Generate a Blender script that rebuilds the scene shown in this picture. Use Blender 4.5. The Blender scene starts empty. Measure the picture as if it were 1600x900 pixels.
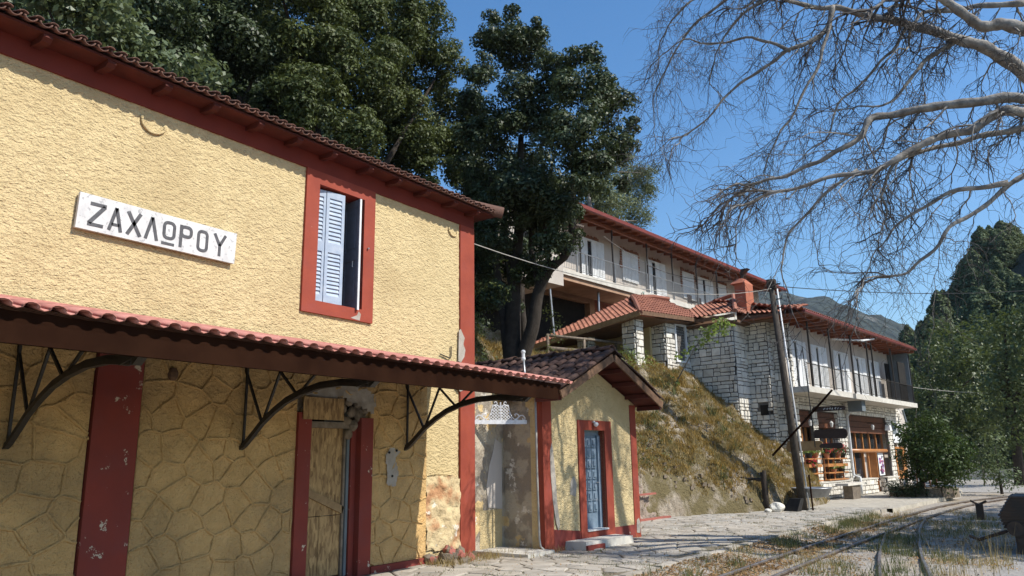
import bpy, bmesh, math, random
import numpy as np
from mathutils import Vector, Matrix, noise
random.seed(7); np.random.seed(7)
R=math.radians
scene=bpy.context.scene
col=scene.collection
# ------------------------------------------------------------------ camera
CAMLOC=Vector((9.2,0,1.65)); F_PX=1190.0
def cam_axes():
    pi,ro,ya=R(12.85),R(-.9),R(35.5)
    f0=Vector((-math.sin(ya),math.cos(ya),0)); r0=Vector((math.cos(ya),math.sin(ya),0)); z=Vector((0,0,1))
    fw=f0*math.cos(pi)+z*math.sin(pi); up=-f0*math.sin(pi)+z*math.cos(pi)
    return r0*math.cos(ro)+up*math.sin(ro), -r0*math.sin(ro)+up*math.cos(ro), fw
rt,up,fw=cam_axes()
cd=bpy.data.cameras.new('camera'); cam=bpy.data.objects.new('camera',cd); col.objects.link(cam)
cd.sensor_width=36; cd.lens=36*F_PX/1600; cd.clip_end=8000; cd.clip_start=.05
m=Matrix((rt,up,-fw)).transposed().to_4x4(); m.translation=CAMLOC; cam.matrix_world=m
scene.camera=cam
# ------------------------------------------------------------------ light
SUN_AZ=12.0; SUN_EL=45.5      # azimuth from +X towards +Y
w=bpy.data.worlds.new('World'); scene.world=w; w.use_nodes=True
nt=w.node_tree; nt.nodes.clear()
sky=nt.nodes.new('ShaderNodeTexSky'); sky.sky_type='NISHITA'; sky.sun_disc=False
sky.sun_elevation=R(SUN_EL); sky.sun_rotation=R(90-SUN_AZ); sky.altitude=200; sky.air_density=1.2; sky.dust_density=.8; sky.ozone_density=4
bg=nt.nodes.new('ShaderNodeBackground'); bg.inputs[1].default_value=.15
wo=nt.nodes.new('ShaderNodeOutputWorld'); hs=nt.nodes.new('ShaderNodeHueSaturation'); hs.inputs['Saturation'].default_value=1.25; nt.links.new(sky.outputs[0],hs.inputs['Color']); nt.links.new(hs.outputs[0],bg.inputs[0]); nt.links.new(bg.outputs[0],wo.inputs[0])
sd=bpy.data.lights.new('sun','SUN'); sd.energy=5.0; sd.angle=R(.5); sd.color=(1,.95,.86)
sun=bpy.data.objects.new('sun',sd); col.objects.link(sun)
sv=Vector((math.cos(R(SUN_EL))*math.cos(R(SUN_AZ)),math.cos(R(SUN_EL))*math.sin(R(SUN_AZ)),math.sin(R(SUN_EL))))
sun.rotation_euler=sv.to_track_quat('Z','Y').to_euler()
scene.view_settings.view_transform='Standard'; scene.view_settings.look='None'; scene.view_settings.exposure=.27; scene.view_settings.gamma=1
scene.render.engine='CYCLES'; scene.cycles.max_bounces=6; scene.cycles.transparent_max_bounces=8
# ------------------------------------------------------------------ helpers
ORI={}
def tag(o,label=None,cat=None,group=None,kind=None):
    if label: o['label']=label
    if cat: o['category']=cat
    if group: o['group']=group
    if kind: o['kind']=kind
    return o
def thing(name,loc,label,cat,group=None):
    o=bpy.data.objects.new(name,None); o.empty_display_size=.2; col.objects.link(o); o.location=loc; ORI[o]=Vector(loc)
    return tag(o,label,cat,group)
class MB:
    def __init__(s): s.v=[]; s.f=[]
    def add(s,vs,fs):
        n=len(s.v); s.v.extend([tuple(p) for p in vs]); s.f.extend([tuple(i+n for i in f) for f in fs]); return s
    def box(s,x0,x1,y0,y1,z0,z1,fr=None):
        P=[(x,y,z) for x in(x0,x1) for y in(y0,y1) for z in(z0,z1)]
        if fr: P=[fr(*p) for p in P]
        return s.add(P,[(0,1,3,2),(4,6,7,5),(0,4,5,1),(2,3,7,6),(0,2,6,4),(1,5,7,3)])
    def beam(s,a,b,w,h,upv=(0,0,1)):
        a=Vector(a);b=Vector(b);d=(b-a).normalized();u=Vector(upv)
        sd=d.cross(u)
        if sd.length<1e-4: sd=d.cross(Vector((1,0,0)))
        sd.normalize();u=sd.cross(d)
        P=[q+sd*sx*w/2+u*sz*h/2 for q in(a,b) for sx,sz in((-1,-1),(1,-1),(1,1),(-1,1))]
        return s.add(P,[(0,1,2,3),(7,6,5,4),(0,4,5,1),(1,5,6,2),(2,6,7,3),(3,7,4,0)])
    def prism(s,poly,ext,bevel=0):
        n=len(poly);e=Vector(ext);P=[Vector(p) for p in poly];c=sum(P,Vector())/n
        Q=[p+e if not bevel else c+(p-c)*(1-bevel)+e for p in P]
        return s.add(P+Q,[tuple(range(n))[::-1],tuple(range(n,2*n))]+[(i,(i+1)%n,n+(i+1)%n,n+i) for i in range(n)])
    def tube(s,path,r,n=6,cap=True):
        P=[Vector(p) for p in path];m=len(P);rr=r if isinstance(r,(list,tuple)) else [r]*m
        b=len(s.v);pu=None
        for i,p in enumerate(P):
            d=(P[min(i+1,m-1)]-P[max(i-1,0)])
            d=d.normalized() if d.length>1e-9 else Vector((0,0,1))
            if pu is None: pu=d.orthogonal().normalized()
            else:
                pu=pu-d*pu.dot(d); pu=pu.normalized() if pu.length>1e-6 else d.orthogonal().normalized()
            q=d.cross(pu)
            for k in range(n):
                a=2*math.pi*k/n; s.v.append(tuple(p+(pu*math.cos(a)+q*math.sin(a))*rr[i]))
        for i in range(m-1):
            for k in range(n):
                a=b+i*n+k;c=b+i*n+(k+1)%n; s.f.append((a,c,c+n,a+n))
        if cap: s.f.append(tuple(range(b,b+n))[::-1]); s.f.append(tuple(range(b+(m-1)*n,b+m*n)))
        return s
    def lathe(s,c,prof,n=12):
        b=len(s.v);c=Vector(c)
        for r,z in prof:
            for k in range(n):
                a=2*math.pi*k/n; s.v.append((c.x+r*math.cos(a),c.y+r*math.sin(a),c.z+z))
        for i in range(len(prof)-1):
            for k in range(n):
                a=b+i*n+k;d=b+i*n+(k+1)%n; s.f.append((a,d,d+n,a+n))
        s.f.append(tuple(range(b,b+n))[::-1]); s.f.append(tuple(range(b+(len(prof)-1)*n,b+len(prof)*n)))
        return s
    def build(s,name,mat,parent=None,smooth=False,label=None,kind=None,norm=True,local=False,cat=None,group=None):
        o0=Vector((0,0,0)) if (parent is None or local) else ORI[parent]
        me=bpy.data.meshes.new(name)
        me.from_pydata([(x-o0.x,y-o0.y,z-o0.z) for x,y,z in s.v],[],s.f)
        if norm and len(s.f)<4000:
            bm=bmesh.new(); bm.from_mesh(me); bmesh.ops.recalc_face_normals(bm,faces=bm.faces); bm.to_mesh(me); bm.free()
        if smooth: me.shade_smooth()
        if mat: me.materials.append(mat)
        o=bpy.data.objects.new(name,me); col.objects.link(o)
        if parent is not None: o.parent=parent; ORI[o]=ORI[parent]
        else: ORI[o]=Vector((0,0,0))
        return tag(o,label,cat,group,kind)
def inst(name,me,loc,rot,parent,label=None):
    o=bpy.data.objects.new(name,me); col.objects.link(o); o.parent=parent
    o.location=Vector(loc)-ORI[parent] if parent else Vector(loc); o.rotation_euler=rot
    if parent: ORI[o]=Vector(loc)
    return o
def copy_tree(o,parent=None):
    c=o.copy(); col.objects.link(c); c.parent=parent; ORI[c]=ORI[o]
    for ch in o.children: copy_tree(ch,c)
    return c
def Fr(o,deg,lean=0):
    o=Vector(o);a=R(deg);U=Vector((math.sin(a),math.cos(a),0));V=Vector((math.cos(a),-math.sin(a),0))
    def f(v,u,z): return tuple(o+U*u+V*v+Vector((0,0,z)))
    f.U=U;f.V=V;f.o=o
    return f
# NB frames are called as fr(out, along, z); box(x=out, y=along, z)
# ------------------------------------------------------------------ materials
def newmat(name):
    m=bpy.data.materials.new(name); m.use_nodes=True; nt=m.node_tree
    return m,nt,nt.nodes['Principled BSDF']
def N(nt,t,**k):
    n=nt.nodes.new('ShaderNode'+t)
    for a,b in k.items():
        if a in n.inputs.keys(): n.inputs[a].default_value=b
        else: setattr(n,a,b)
    return n
def mix(nt,fac,a,b,mode='MIX'):
    n=nt.nodes.new('ShaderNodeMix'); n.data_type='RGBA'; n.blend_type=mode
    for i,v in((0,fac),(6,a),(7,b)):
        if hasattr(v,'links') or hasattr(v,'is_linked'): nt.links.new(v,n.inputs[i])
        else: n.inputs[i].default_value=(*v,1) if (i and len(v)==3) else v
    return n.outputs[2]
def nz(nt,sc,det=4,stretch=None,rough=.55,src='pos',w=None):
    if src=='pos': s=nt.nodes.new('ShaderNodeNewGeometry').outputs['Position']
    else: s=nt.nodes.new('ShaderNodeTexCoord').outputs['Object']
    if stretch:
        mp=nt.nodes.new('ShaderNodeMapping'); nt.links.new(s,mp.inputs[0]); mp.inputs['Scale'].default_value=stretch[:3]
        if len(stretch)>3: mp.inputs['Rotation'].default_value=(stretch[3],0,0)
        s=mp.outputs[0]
    n=N(nt,'TexNoise',Scale=sc,Detail=det,Roughness=rough); nt.links.new(s,n.inputs[0]); return n.outputs[0]
def ramp(nt,x,lo,hi,a=0.0,b=1.0):
    n=nt.nodes.new('ShaderNodeMapRange'); nt.links.new(x,n.inputs[0]); n.inputs[1].default_value=lo; n.inputs[2].default_value=hi; n.inputs[3].default_value=a; n.inputs[4].default_value=b
    return n.outputs[0]
def bump(nt,bs,pairs):
    prev=None
    for x,st,di in pairs:
        b=N(nt,'Bump',Strength=st,Distance=di); nt.links.new(x,b.inputs['Height'])
        if prev: nt.links.new(prev,b.inputs['Normal'])
        prev=b.outputs[0]
    nt.links.new(prev,bs.inputs['Normal'])
def simple(name,c1,c2=None,sc=3,rough=.85,bumps=((30,.4,.01),),objvar=0,stretch=None,spec=.3,metal=0,chips=None,dirt=None,lo=.35,hi=.65,det=5):
    m,nt,bs=newmat(name); bs.inputs['Roughness'].default_value=rough; bs.inputs['Specular IOR Level'].default_value=spec; bs.inputs['Metallic'].default_value=metal
    c2=c2 or tuple(x*.8 for x in c1)
    c=mix(nt,ramp(nt,nz(nt,sc,det,stretch),lo,hi),c1,c2)
    if objvar:
        oi=nt.nodes.new('ShaderNodeObjectInfo')
        h=N(nt,'HueSaturation'); nt.links.new(c,h.inputs['Color']); nt.links.new(ramp(nt,oi.outputs['Random'],0,1,1-objvar,1+objvar),h.inputs['Value'])
        mm=nt.nodes.new('ShaderNodeMath'); mm.operation='MULTIPLY'; mm.inputs[1].default_value=7.31; nt.links.new(oi.outputs['Random'],mm.inputs[0])
        mf=nt.nodes.new('ShaderNodeMath'); mf.operation='FRACT'; nt.links.new(mm.outputs[0],mf.inputs[0])
        nt.links.new(ramp(nt,mf.outputs[0],0,1,1-objvar*.5,1+objvar*.5),h.inputs['Saturation']); c=h.outputs[0]
    if dirt: c=mix(nt,ramp(nt,nz(nt,dirt[1],6),dirt[2],dirt[3]),c,dirt[0])
    if chips: c=mix(nt,ramp(nt,nz(nt,chips[1],6,None,.7),chips[2],chips[2]+.02),c,chips[0])
    nt.links.new(c,bs.inputs['Base Color'])
    if bumps: bump(nt,bs,[(nz(nt,b[0],4,b[3] if len(b)>3 else None),b[1],b[2]) for b in bumps])
    return m
def island_mat(name,c1,c2,rough=.8,bumps=((25,.4,.01),),sc=4):
    """per-piece tint for many pieces joined in one mesh"""
    m,nt,bs=newmat(name); bs.inputs['Roughness'].default_value=rough; bs.inputs['Specular IOR Level'].default_value=.25
    g=nt.nodes.new('ShaderNodeNewGeometry'); oi=nt.nodes.new('ShaderNodeObjectInfo')
    ad=nt.nodes.new('ShaderNodeMath'); ad.operation='ADD'; nt.links.new(g.outputs['Random Per Island'],ad.inputs[0]); nt.links.new(oi.outputs['Random'],ad.inputs[1])
    fr=nt.nodes.new('ShaderNodeMath'); fr.operation='FRACT'; nt.links.new(ad.outputs[0],fr.inputs[0])
    c=mix(nt,fr.outputs[0],c1,c2); c=mix(nt,ramp(nt,nz(nt,sc,6),.3,.75,0,.45),c,tuple(x*.55 for x in c1))
    nt.links.new(c,bs.inputs['Base Color']); bump(nt,bs,[(nz(nt,b[0],5),b[1],b[2]) for b in bumps]); return m
def leafmat(name,dark,light,rough=.5,trans=.25,spec=.4):
    m,nt,bs=newmat(name)
    at=nt.nodes.new('ShaderNodeAttribute'); at.attribute_name='tint'
    c=mix(nt,at.outputs['Fac'],dark,light)
    nt.links.new(c,bs.inputs['Base Color']); bs.inputs['Roughness'].default_value=rough; bs.inputs['Specular IOR Level'].default_value=spec
    tr=nt.nodes.new('ShaderNodeBsdfTranslucent'); nt.links.new(mix(nt,.5,c,(light[0]*1.3,light[1]*1.3,light[2]*.7)),tr.inputs[0])
    ms=nt.nodes.new('ShaderNodeMixShader'); ms.inputs[0].default_value=trans
    nt.links.new(bs.outputs[0],ms.inputs[1]); nt.links.new(tr.outputs[0],ms.inputs[2]); nt.links.new(ms.outputs[0],nt.nodes['Material Output'].inputs[0])
    return m
YEL=(.62,.44,.205)
M={}
M['stucco']=simple('yellow_roughcast',(.70,.555,.305),(.62,.485,.26),5,.95,((11,1,.05,(1,1,1.9,.5)),(26,1,.03,(1,1,1.7,.5)),(75,.7,.009)),dirt=((.55,.42,.22),.9,.48,.75))
M['stone_plaster']=simple('ochre_stone_plaster',(.72,.47,.205),(.60,.385,.16),3,.95,((18,1,.05),(52,.9,.02)),dirt=((.33,.23,.115),.9,.45,.8))
M['red']=simple('oxide_red_paint',(.31,.062,.034),(.25,.048,.028),2.3,.75,((60,.3,.004),(9,.35,.012)),chips=((.48,.36,.27),5,.725),dirt=((.27,.06,.045),2.2,.5,.8))
M['frieze']=simple('eave_shaded_red_frieze_paint',(.185,.032,.02),(.15,.027,.018),2,.8,((60,.3,.004),(9,.3,.01)))  # trim red darkened: the shade under the eaves is put into the colour
M['redworn']=simple('worn_oxide_red_paint',(.25,.046,.032),(.2,.04,.03),1.5,.78,((60,.3,.004),(7,.3,.01)),chips=((.55,.47,.36),5,.635),dirt=((.2,.05,.045),2.5,.45,.8))
M['redwood']=simple('dark_red_boards',(.10,.022,.015),(.07,.017,.012),4,.8,((40,.4,.004),))
M['bare']=simple('bare_grey_plaster',(.42,.38,.33),(.33,.29,.24),7,.95,((30,.6,.012),(6,.5,.02)))
M['peel']=simple('peeling_stained_plaster',(.62,.50,.29),(.50,.38,.22),5,.95,((6,1,.07),(20,.8,.02)),dirt=((.44,.235,.12),2.1,.5,.6),chips=((.70,.63,.52),2.6,.60))
M['recess']=simple('grey_stained_plaster',(.44,.38,.29),(.29,.245,.19),2.0,.95,((5,1,.07),(14,1,.03),(40,.6,.01)),dirt=((.60,.44,.22),1.4,.55,.57),chips=((.66,.61,.53),2.4,.60),lo=.47,hi=.53)
M['darkwood']=simple('dark_stained_fascia',(.026,.011,.006),(.017,.007,.004),3,.95,((6,.2,.004,(1,.15,6)),(50,.2,.002)),spec=.03)
M['brownwood']=simple('weathered_brown_wood',(.19,.11,.065),(.12,.07,.042),8,.75,((10,.4,.006,(1,1,6)),))
M['oldwood']=simple('grey_old_wood',(.26,.21,.16),(.16,.125,.09),9,.85,((12,.5,.01,(5,5,1)),(60,.3,.003)))
M['polewood']=simple('weathered_pole_wood',(.085,.07,.056),(.05,.042,.034),8,.9,((14,.7,.012,(6,6,.5)),))
M['iron']=simple('black_wrought_iron',(.018,.016,.015),(.035,.028,.023),20,.5,((60,.3,.002),),spec=.5)
M['white_iron']=simple('white_painted_iron',(.75,.76,.78),(.6,.6,.6),15,.45,((60,.2,.002),),spec=.5)
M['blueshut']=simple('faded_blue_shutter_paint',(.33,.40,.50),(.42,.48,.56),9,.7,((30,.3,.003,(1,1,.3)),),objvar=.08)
M['darkshut']=simple('shaded_slate_shutter_paint',(.15,.18,.23),(.12,.15,.19),9,.7,((30,.3,.003),))  # darker shutter paint, with the open leaf's shade put into the colour
M['bluedoor']=simple('slate_blue_door_paint',(.15,.21,.27),(.21,.27,.33),6,.6,((40,.3,.004),),dirt=((.35,.36,.37),4,.6,.8))
M['tile']=island_mat('weathered_brown_roof_tile',(.12,.068,.052),(.06,.04,.034),.9,((30,.6,.012),(90,.4,.004)),6)
M['tileeave']=island_mat('brown_red_eave_tile',(.19,.095,.07),(.13,.075,.058),.9,((30,.6,.012),),6)
M['tilepink']=island_mat('pinkish_red_canopy_tile',(.58,.26,.21),(.44,.17,.13),.8,((60,.4,.006),),12)
M['tileorange']=island_mat('orange_clay_roof_tile',(.42,.175,.11),(.24,.10,.07),.8,((30,.4,.01),),3)
M['osb']=None
M['void']=simple('dark_interior',(.012,.011,.01),(.02,.018,.015),3,.9,())
M['rubble']=simple('exposed_rubble_stone',(.24,.195,.145),(.15,.12,.09),9,.95,((18,.9,.03),(50,.6,.01)),objvar=.2)
M['marble']=simple('weathered_white_sign_board',(.70,.69,.67),(.56,.555,.54),6,.7,((50,.3,.004),),chips=((.38,.38,.38),13,.59),dirt=((.45,.45,.45),4,.5,.8))
M['lettering']=simple('charcoal_painted_lettering',(.075,.075,.08),(.11,.11,.115),18,.8,((60,.3,.003),),chips=((.4,.4,.4),16,.66))
M['stonew']=simple('white_grey_facing_stone',(.82,.78,.69),(.62,.585,.51),3,.9,((14,.7,.03),(50,.5,.01)),objvar=.14)
M['stonewj']=island_mat('white_grey_facing_stone_joined',(.82,.78,.69),(.60,.565,.49),.9,((14,.7,.03),),3)
M['joint']=simple('dark_recessed_mortar',(.17,.155,.135),(.11,.10,.09),8,.95,((30,.5,.01),))
M['whitewall']=simple('white_rendered_wall',(.53,.475,.42),(.44,.395,.35),1.2,.9,((40,.3,.005),),dirt=((.45,.41,.37),.8,.55,.85))
M['whitepaint']=simple('white_painted_joinery',(.75,.76,.76),(.65,.66,.66),6,.6,((30,.2,.003),))
M['slab']=simple('pale_concrete_slab_edge',(.62,.59,.52),(.5,.47,.41),3,.9,((30,.4,.006),))
M['soffitw']=simple('orange_stained_eave_wood',(.24,.085,.045),(.17,.06,.033),5,.6,((8,.3,.004),),objvar=.15)
M['gutter']=simple('dark_red_gutter_metal',(.20,.045,.035),(.15,.035,.03),2,.45,((40,.1,.002),),spec=.5)
M['concw']=simple('bare_board_concrete',(.42,.27,.18),(.32,.20,.13),2.5,.9,((20,.4,.01),))
M['brickr']=island_mat('bare_red_brick',(.42,.17,.11),(.30,.12,.085),.9,((40,.5,.006),),5)
M['brick1']=simple('brown_red_trim_brick',(.33,.17,.115),(.24,.13,.09),6,.9,((40,.5,.006),),objvar=.2)
M['glass']=simple('dark_window_glass',(.02,.022,.025),(.03,.03,.035),2,.08,(),spec=.8)
M['varnish']=simple('varnished_orange_joinery',(.50,.22,.075),(.38,.155,.05),5,.4,((8,.3,.003,(6,6,.6)),),spec=.5)
M['brownpanel']=simple('brown_slatted_boards',(.16,.065,.035),(.11,.045,.026),5,.5,((9,.4,.004,(1,.2,6)),),objvar=.12)
M['grey']=simple('grey_painted_panel',(.17,.2,.22),(.13,.155,.17),2,.6,((20,.2,.004),))
M['terra']=simple('terracotta_pot',(.48,.19,.09),(.38,.14,.07),9,.8,((40,.3,.003),))
M['blackpot']=simple('black_plastic_pot',(.015,.015,.016),(.03,.03,.03),9,.4,())
M['chimney']=simple('terracotta_painted_chimney',(.43,.15,.085),(.34,.115,.07),3,.9,((30,.5,.008),))
M['galv']=simple('galvanised_pipe_metal',(.42,.43,.44),(.33,.34,.35),9,.4,((40,.2,.002),),metal=.7)
M['cable']=simple('black_cable_rubber',(.02,.02,.02),(.03,.03,.03),5,.6,())
M['wire']=simple('pale_wire_sheath',(.38,.36,.32),(.3,.28,.25),5,.6,())
M['bark']=simple('plane_tree_bark',(.34,.31,.27),(.16,.14,.12),5,.9,((14,.8,.03),(50,.5,.008)),chips=((.34,.31,.26),2.2,.62))
M['twig']=simple('plane_tree_twig_bark',(.115,.10,.088),(.06,.052,.047),9,.9,())
M['darkbark']=simple('dark_evergreen_bark',(.06,.048,.038),(.035,.028,.022),6,.95,((14,.8,.03,(3,3,.6)),))
M['machine']=simple('rusty_dark_machine_metal',(.05,.042,.037),(.085,.055,.038),6,.6,((30,.4,.004),),metal=.3)
M['rail']=simple('rusted_rail_steel',(.13,.085,.06),(.09,.06,.045),12,.6,((60,.4,.003),),metal=.4)
M['railhead']=simple('worn_rail_head_steel',(.34,.31,.28),(.2,.15,.12),6,.42,((60,.2,.001),),metal=.7)
M['sleeper']=simple('weathered_timber_sleeper',(.33,.28,.23),(.2,.16,.125),7,.9,((12,.7,.012,(1,5,5)),),objvar=.15)
M['paving']=simple('grey_buff_paving_stone',(.43,.39,.33),(.32,.285,.235),2.5,.9,((12,.5,.015),(50,.5,.006)),objvar=.16,dirt=((.22,.2,.15),3.5,.6,.85))
M['pavingj']=island_mat('grey_buff_paving_stone_joined',(.46,.43,.38),(.34,.315,.27),.9,((12,.5,.015),),3)
M['red_line']=simple('faded_red_painted_ledge',(.36,.12,.09),(.27,.1,.08),5,.9,((40,.4,.005),))
M['plank']=simple('dark_sign_plank',(.055,.035,.027),(.035,.024,.02),9,.7,((10,.4,.005,(1,1,6)),))
M['plankl']=simple('light_sign_plank',(.36,.24,.12),(.27,.175,.085),9,.7,((10,.4,.005,(1,1,6)),))
M['lampglass']=simple('clear_lantern_glass',(.6,.6,.58),(.5,.5,.48),9,.2,(),spec=.6)
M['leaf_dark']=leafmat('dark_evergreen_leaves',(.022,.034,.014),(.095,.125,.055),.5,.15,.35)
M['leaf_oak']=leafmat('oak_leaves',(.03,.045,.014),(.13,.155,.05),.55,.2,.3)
M['leaf_bright']=leafmat('light_green_leaves',(.06,.09,.035),(.19,.23,.12),.45,.3,.5)
M['leaf_pine']=leafmat('pine_needles',(.08,.10,.045),(.20,.23,.11),.6,.15,.3)
M['leaf_bush']=leafmat('glossy_bush_leaves',(.025,.045,.012),(.085,.13,.035),.5,.2,.3)
M['leaf_decid']=leafmat('valley_tree_leaves',(.035,.055,.02),(.14,.175,.06),.5,.25,.4)
M['leaf_vine']=leafmat('vine_leaves',(.13,.19,.04),(.28,.36,.10),.45,.4,.4)
M['leaf_conifer']=leafmat('conifer_foliage',(.05,.075,.038),(.16,.20,.095),.65,.2,.2)
M['grass']=leafmat('green_weeds',(.06,.08,.03),(.19,.20,.09),.7,.3,.2)
M['dry']=leafmat('dry_grass',(.22,.165,.075),(.46,.36,.18),.8,.3,.2)
M['rust']=leafmat('russet_slope_weeds',(.17,.125,.045),(.42,.28,.09),.8,.3,.2)
M['litter']=leafmat('fallen_brown_leaves',(.18,.10,.05),(.42,.27,.13),.8,.2,.2)
M['redflower']=leafmat('red_geranium_petals',(.45,.02,.03),(.7,.08,.12),.6,.3,.2)
def osb():
    m,nt,bs=newmat('osb_board'); bs.inputs['Roughness'].default_value=.8
    g=nt.nodes.new('ShaderNodeNewGeometry').outputs['Position']
    cs=None
    for k,rx in enumerate((.5,-.7,1.5)):
        mp=nt.nodes.new('ShaderNodeMapping'); nt.links.new(g,mp.inputs[0]); mp.inputs['Rotation'].default_value=(rx,0,0); mp.inputs['Scale'].default_value=(1,13,3.2)
        v=N(nt,'TexVoronoi',Scale=2.2); nt.links.new(mp.outputs[0],v.inputs[0])
        s=nt.nodes.new('ShaderNodeSeparateColor'); nt.links.new(v.outputs['Color'],s.inputs[0])
        cs=s.outputs[k] if cs is None else (lambda a,b:(lambda mm:(nt.links.new(a,mm.inputs[0]),nt.links.new(b,mm.inputs[1]),mm.outputs[0])[2])(nt.nodes.new('ShaderNodeMath')))(cs,s.outputs[k])
    c=mix(nt,ramp(nt,cs,.6,2.4),(.20,.115,.045),(.52,.34,.15)); nt.links.new(c,bs.inputs['Base Color'])
    bump(nt,bs,[(cs,.3,.004)]); return m
M['osb']=osb()
def pavebase():
    m,nt,bs=newmat('earth_joint_ground'); bs.inputs['Roughness'].default_value=.95
    c=mix(nt,ramp(nt,nz(nt,3,6),.35,.65),(.15,.12,.085),(.27,.22,.155)); c=mix(nt,ramp(nt,nz(nt,40,4),.45,.7),c,(.10,.10,.05))
    nt.links.new(c,bs.inputs['Base Color']); bump(nt,bs,[(nz(nt,25,5),.7,.02)]); return m
M['earth']=pavebase()
def gravelmat(name,a,b,d,sc=38,lit=.0):
    m,nt,bs=newmat(name); bs.inputs['Roughness'].default_value=.95
    g=nt.nodes.new('ShaderNodeNewGeometry').outputs['Position']
    v=N(nt,'TexVoronoi',Scale=sc); nt.links.new(g,v.inputs[0]); s=nt.nodes.new('ShaderNodeSeparateColor'); nt.links.new(v.outputs['Color'],s.inputs[0])
    c=mix(nt,s.outputs[0],a,b); c=mix(nt,ramp(nt,nz(nt,1.1,6),.42,.68),c,d); c=mix(nt,ramp(nt,nz(nt,7,6),.5,.8,0,.6),c,tuple(x*.55 for x in b))
    nt.links.new(c,bs.inputs['Base Color']); bump(nt,bs,[(v.outputs['Distance'],.7,.02),(nz(nt,9,5),.6,.04)]); return m
M['gravel']=gravelmat('track_bed_gravel',(.44,.40,.35),(.26,.235,.2),(.34,.27,.18))
M['road']=gravelmat('dusty_grey_road',(.40,.38,.35),(.33,.31,.285),(.36,.335,.29),60)
M['forecourt']=gravelmat('pale_stone_forecourt',(.50,.46,.38),(.34,.31,.26),(.44,.40,.33),3.2)
def rockmat(name,a,b,veg,vlo,vhi):
    m,nt,bs=newmat(name); bs.inputs['Roughness'].default_value=.95
    c=mix(nt,ramp(nt,nz(nt,2.2,8,None,.65),.42,.58),a,b); c=mix(nt,ramp(nt,nz(nt,9,6,(1,1,.35)),.5,.8),c,tuple(x*.5 for x in b))
    c=mix(nt,ramp(nt,nz(nt,.9,7,None,.65),vlo,vhi),c,veg)
    nt.links.new(c,bs.inputs['Base Color']); bump(nt,bs,[(nz(nt,3,8,None,.7),1,.25),(nz(nt,16,6),.8,.04)]); return m
M['rock']=rockmat('pale_rock_and_soil',(.50,.43,.34),(.33,.27,.20),(.17,.135,.06),.40,.52)
M['wallrock']=rockmat('pinkish_rough_masonry',(.48,.37,.30),(.37,.30,.24),(.42,.36,.28),.6,.8)
M['forestfloor']=rockmat('dark_forest_floor',(.05,.045,.03),(.03,.03,.018),(.025,.04,.015),.45,.6)
def mountmat():
    m,nt,bs=newmat('distant_wooded_mountain'); bs.inputs['Roughness'].default_value=1
    g=nt.nodes.new('ShaderNodeNewGeometry').outputs['Position']
    v=N(nt,'TexVoronoi',Scale=.09); nt.links.new(g,v.inputs[0])
    c=mix(nt,ramp(nt,v.outputs['Distance'],0,.8),(.035,.048,.035),(.012,.02,.016)); c=mix(nt,ramp(nt,nz(nt,.011,8,None,.7),.56,.66),c,(.20,.19,.17))
    nt.links.new(c,bs.inputs['Base Color']); bump(nt,bs,[(v.outputs['Distance'],1,6),(nz(nt,.02,8),1,25)]); return m
M['mountain']=mountmat()
# ------------------------------------------------------------------ voronoi stones
def clip(poly,nx,ny,c):
    out=[];n=len(poly)
    for i in range(n):
        a=poly[i];b=poly[(i+1)%n];da=nx*a[0]+ny*a[1]-c;db=nx*b[0]+ny*b[1]-c
        if da<=0: out.append(a)
        if (da<0)!=(db<0) and da!=db:
            t=da/(da-db); out.append((a[0]+(b[0]-a[0])*t,a[1]+(b[1]-a[1])*t))
    return out
def cells(w,h,sx,sy,gap,jit=.40,seed=1,inside=None):
    rnd=random.Random(seed); nx=max(1,round(w/sx)); ny=max(1,round(h/sy)); sx=w/nx; sy=h/ny; pts={}
    for j in range(-1,ny+1):
        off=.5*(j%2)
        for i in range(-1,nx+2):
            pts[i,j]=((i+off+rnd.uniform(-jit,jit))*sx,(j+.5+rnd.uniform(-jit,jit))*sy)
    out=[]
    for (i,j),p in pts.items():
        if inside and not inside(*p): continue
        poly=[(p[0]-2*sx,p[1]-2*sy),(p[0]+2*sx,p[1]-2*sy),(p[0]+2*sx,p[1]+2*sy),(p[0]-2*sx,p[1]+2*sy)]
        for di in(-2,-1,0,1,2):
            for dj in(-2,-1,0,1,2):
                q=pts.get((i+di,j+dj))
                if (di or dj) and q:
                    k=sx/sy
                    dx=(q[0]-p[0]);dy=(q[1]-p[1])*k*k   # metric squared so cells fill their lattice
                    L=math.hypot(dx,dy); mx=(p[0]+q[0])/2;my=(p[1]+q[1])/2
                    poly=clip(poly,dx/L,dy/L,(mx*dx+my*dy)/L-gap/2)
                    if len(poly)<3: break
            if len(poly)<3: break
        for a,b,c in((-1,0,-.004),(1,0,w-.004),(0,-1,-.004),(0,1,h-.004)):
            if len(poly)>=3: poly=clip(poly,a,b,c)
        if len(poly)<3: continue
        q=[poly[0]]
        for r in poly[1:]:
            if math.hypot(r[0]-q[-1][0],r[1]-q[-1][1])>.012: q.append(r)
        if len(q)<3: continue
        ar=abs(sum(q[k][0]*q[(k+1)%len(q)][1]-q[(k+1)%len(q)][0]*q[k][1] for k in range(len(q))))/2
        if ar<.15*sx*sy: continue
        out.append((q,ar))
    return out
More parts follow.
